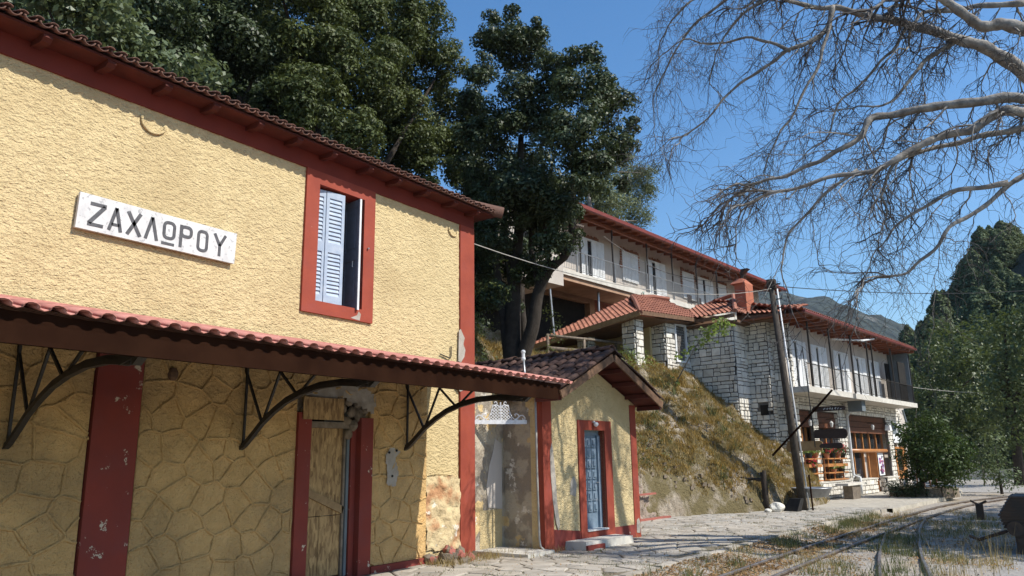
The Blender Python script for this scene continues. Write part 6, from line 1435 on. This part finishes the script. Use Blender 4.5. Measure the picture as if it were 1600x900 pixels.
# track weeds
zt_=lambda x,y:tb(x,y)-.01
blades('track_weeds',scat(520,3.75,7.6,8,27,zt_,lambda x,y:True,(.8,.12,3)),.13,.014,M['grass'],4,per=9,spread=.07,lean=.7)
def insid(x,y):
    cx=6.92+(13.2-y)*.19 if y<16 else 6.4-(y-16)*.155
    return abs(x-cx)<.4
blades('siding_weeds',scat(120,5.2,8.2,9,22,zt_,insid,(2.2,.0,5)),.24,.012,M['grass'],5,per=10,spread=.08,lean=.55)
blades('track_dry_grass',scat(500,3.75,8.3,8,29,zt_,None,(.7,.05,8)),.17,.012,M['dry'],6,per=8,spread=.09,lean=.8)
blades('tall_dry_stalks',scat(26,7.3,8.1,12.5,19,zt_),.55,.010,M['dry'],7,per=6,spread=.12,lean=.5)
blades('kerb_weeds',scat(260,3.6,4.3,9,26,lambda x,y:-.15,None,(1.1,.05,2)),.22,.014,M['grass'],8,per=10,spread=.09,lean=.7)
blades('wall_foot_weeds',[(x,y,0.0) for x,y in [(rg.uniform(.1,.75),rg.uniform(9.9,11.5)) for _ in range(90)]+[(rg.uniform(.3,1.35),rg.uniform(11.5,12.5)) for _ in range(25)]+[(AF(.12,0,0)[0]+rg.uniform(-.03,.1),rg.uniform(12.6,15.8)) for _ in range(35)]],.12,.010,M['dry'],9,per=9,spread=.07,lean=.9)
blades('paving_joint_weeds',scat(330,1.0,3.6,8.5,24,lambda x,y:-.01,lambda x,y:x>xb(y)+.2,(1.5,.15,6)),.05,.008,M['grass'],10,per=7,spread=.07,lean=.9)
def leaflit(n,x0,x1,y0,y1,zf,name,cl,sd_,size=.055):
    P=np.array(scat(n,x0,x1,y0,y1,zf,None,cl));rng=np.random.default_rng(sd_);nn=rng.normal(size=(n,3))*.35+np.array([0,0,1]);nn/=np.linalg.norm(nn,axis=1,keepdims=True)
    P[:,2]+=rng.uniform(.005,.035,n);numesh(name,leaves(P,nn,size,rng,.6),n,M['litter'],rng.random(n),None,'stuff')
leaflit(7000,3.7,5.0,8.5,27,lambda x,y:tb(x,y),'fallen_leaves',(.6,-.05,11),1)
leaflit(5000,3.9,8.3,8,27,lambda x,y:tb(x,y),'scattered_leaves',(.8,.05,12),2,.045)
leaflit(900,.1,3.6,8.5,25,lambda x,y:.0,'platform_leaves',None,3,.035)
mb=MB();rr=random.Random(15)
for _ in range(420):
    y=rr.uniform(15.6,31);d_=abs(rr.gauss(.5,1.4))+.1;x=xb(y)-d_;s=rr.uniform(.03,.13);z=H(x,y)
    P=[(x+s*rr.uniform(.6,1)*math.cos(a),y+s*rr.uniform(.6,1)*math.sin(a),z-.04) for a in(0,1.2,2.3,3.6,5)]
    mb.prism(P,(rr.uniform(-.02,.05),rr.uniform(-.02,.02),s*.9),.35)
mb.build('bank_stones',M['rubble'],None,kind='stuff',norm=False)
# loose stones on the ballast
mb=MB();rr=random.Random(14)
for _ in range(1500):
    x=rr.uniform(3.75,8);y=rr.uniform(9,24);s=rr.uniform(.012,.035);z=tb(x,y)
    P=[(x+s*rr.uniform(.6,1)*math.cos(a),y+s*rr.uniform(.6,1)*math.sin(a),z-.01) for a in(0,1.3,2.5,3.8,5)]
    mb.prism(P,(rr.uniform(-.01,.01),0,s*1.1),.35)
mb.build('loose_ballast_stones',M['paving'],None,kind='stuff',norm=False)
# rubble heap at the station corner
RB=thing('rubble_heap',(.35,10.6,0),'crumbled stone and plaster heap at the foot of the station corner','rubble')
rr=random.Random(2)
for i in range(34):
    y=rr.gauss(10.65,.3);x=.12+abs(rr.gauss(0,.22));r=rr.uniform(.04,.13)
    if not(10.15<y<11.4): continue
    bm=bmesh.new();bmesh.ops.create_icosphere(bm,subdivisions=1,radius=r)
    for v in bm.verts: v.co*=1+.5*noise.noise(v.co*12+Vector((i,0,0)))
    m2=MB();m2.add([v.co+Vector((x,y,max(0,.28-abs(x)*.4-abs(y-10.6)*.25)*rr.random())) for v in bm.verts],[tuple(v.index for v in f.verts) for f in bm.faces]);bm.free();m2.build('rubble_piece',M['rubble'] if i%3 else M['red_line'],RB)
# distance haze

hm=bpy.data.materials.new('pale_valley_haze');hm.use_nodes=True;ht=hm.node_tree;ht.nodes.clear()
hv_=ht.nodes.new('ShaderNodeVolumePrincipled');hv_.inputs['Density'].default_value=.0001;hv_.inputs['Color'].default_value=(.72,.82,.95,1);hv_.inputs['Anisotropy'].default_value=.2
ho=ht.nodes.new('ShaderNodeOutputMaterial');ht.links.new(hv_.outputs[0],ho.inputs['Volume'])
MB().box(-1180,780,-110,1560,-1.6,470).build('haze',hm,None,kind='stuff')
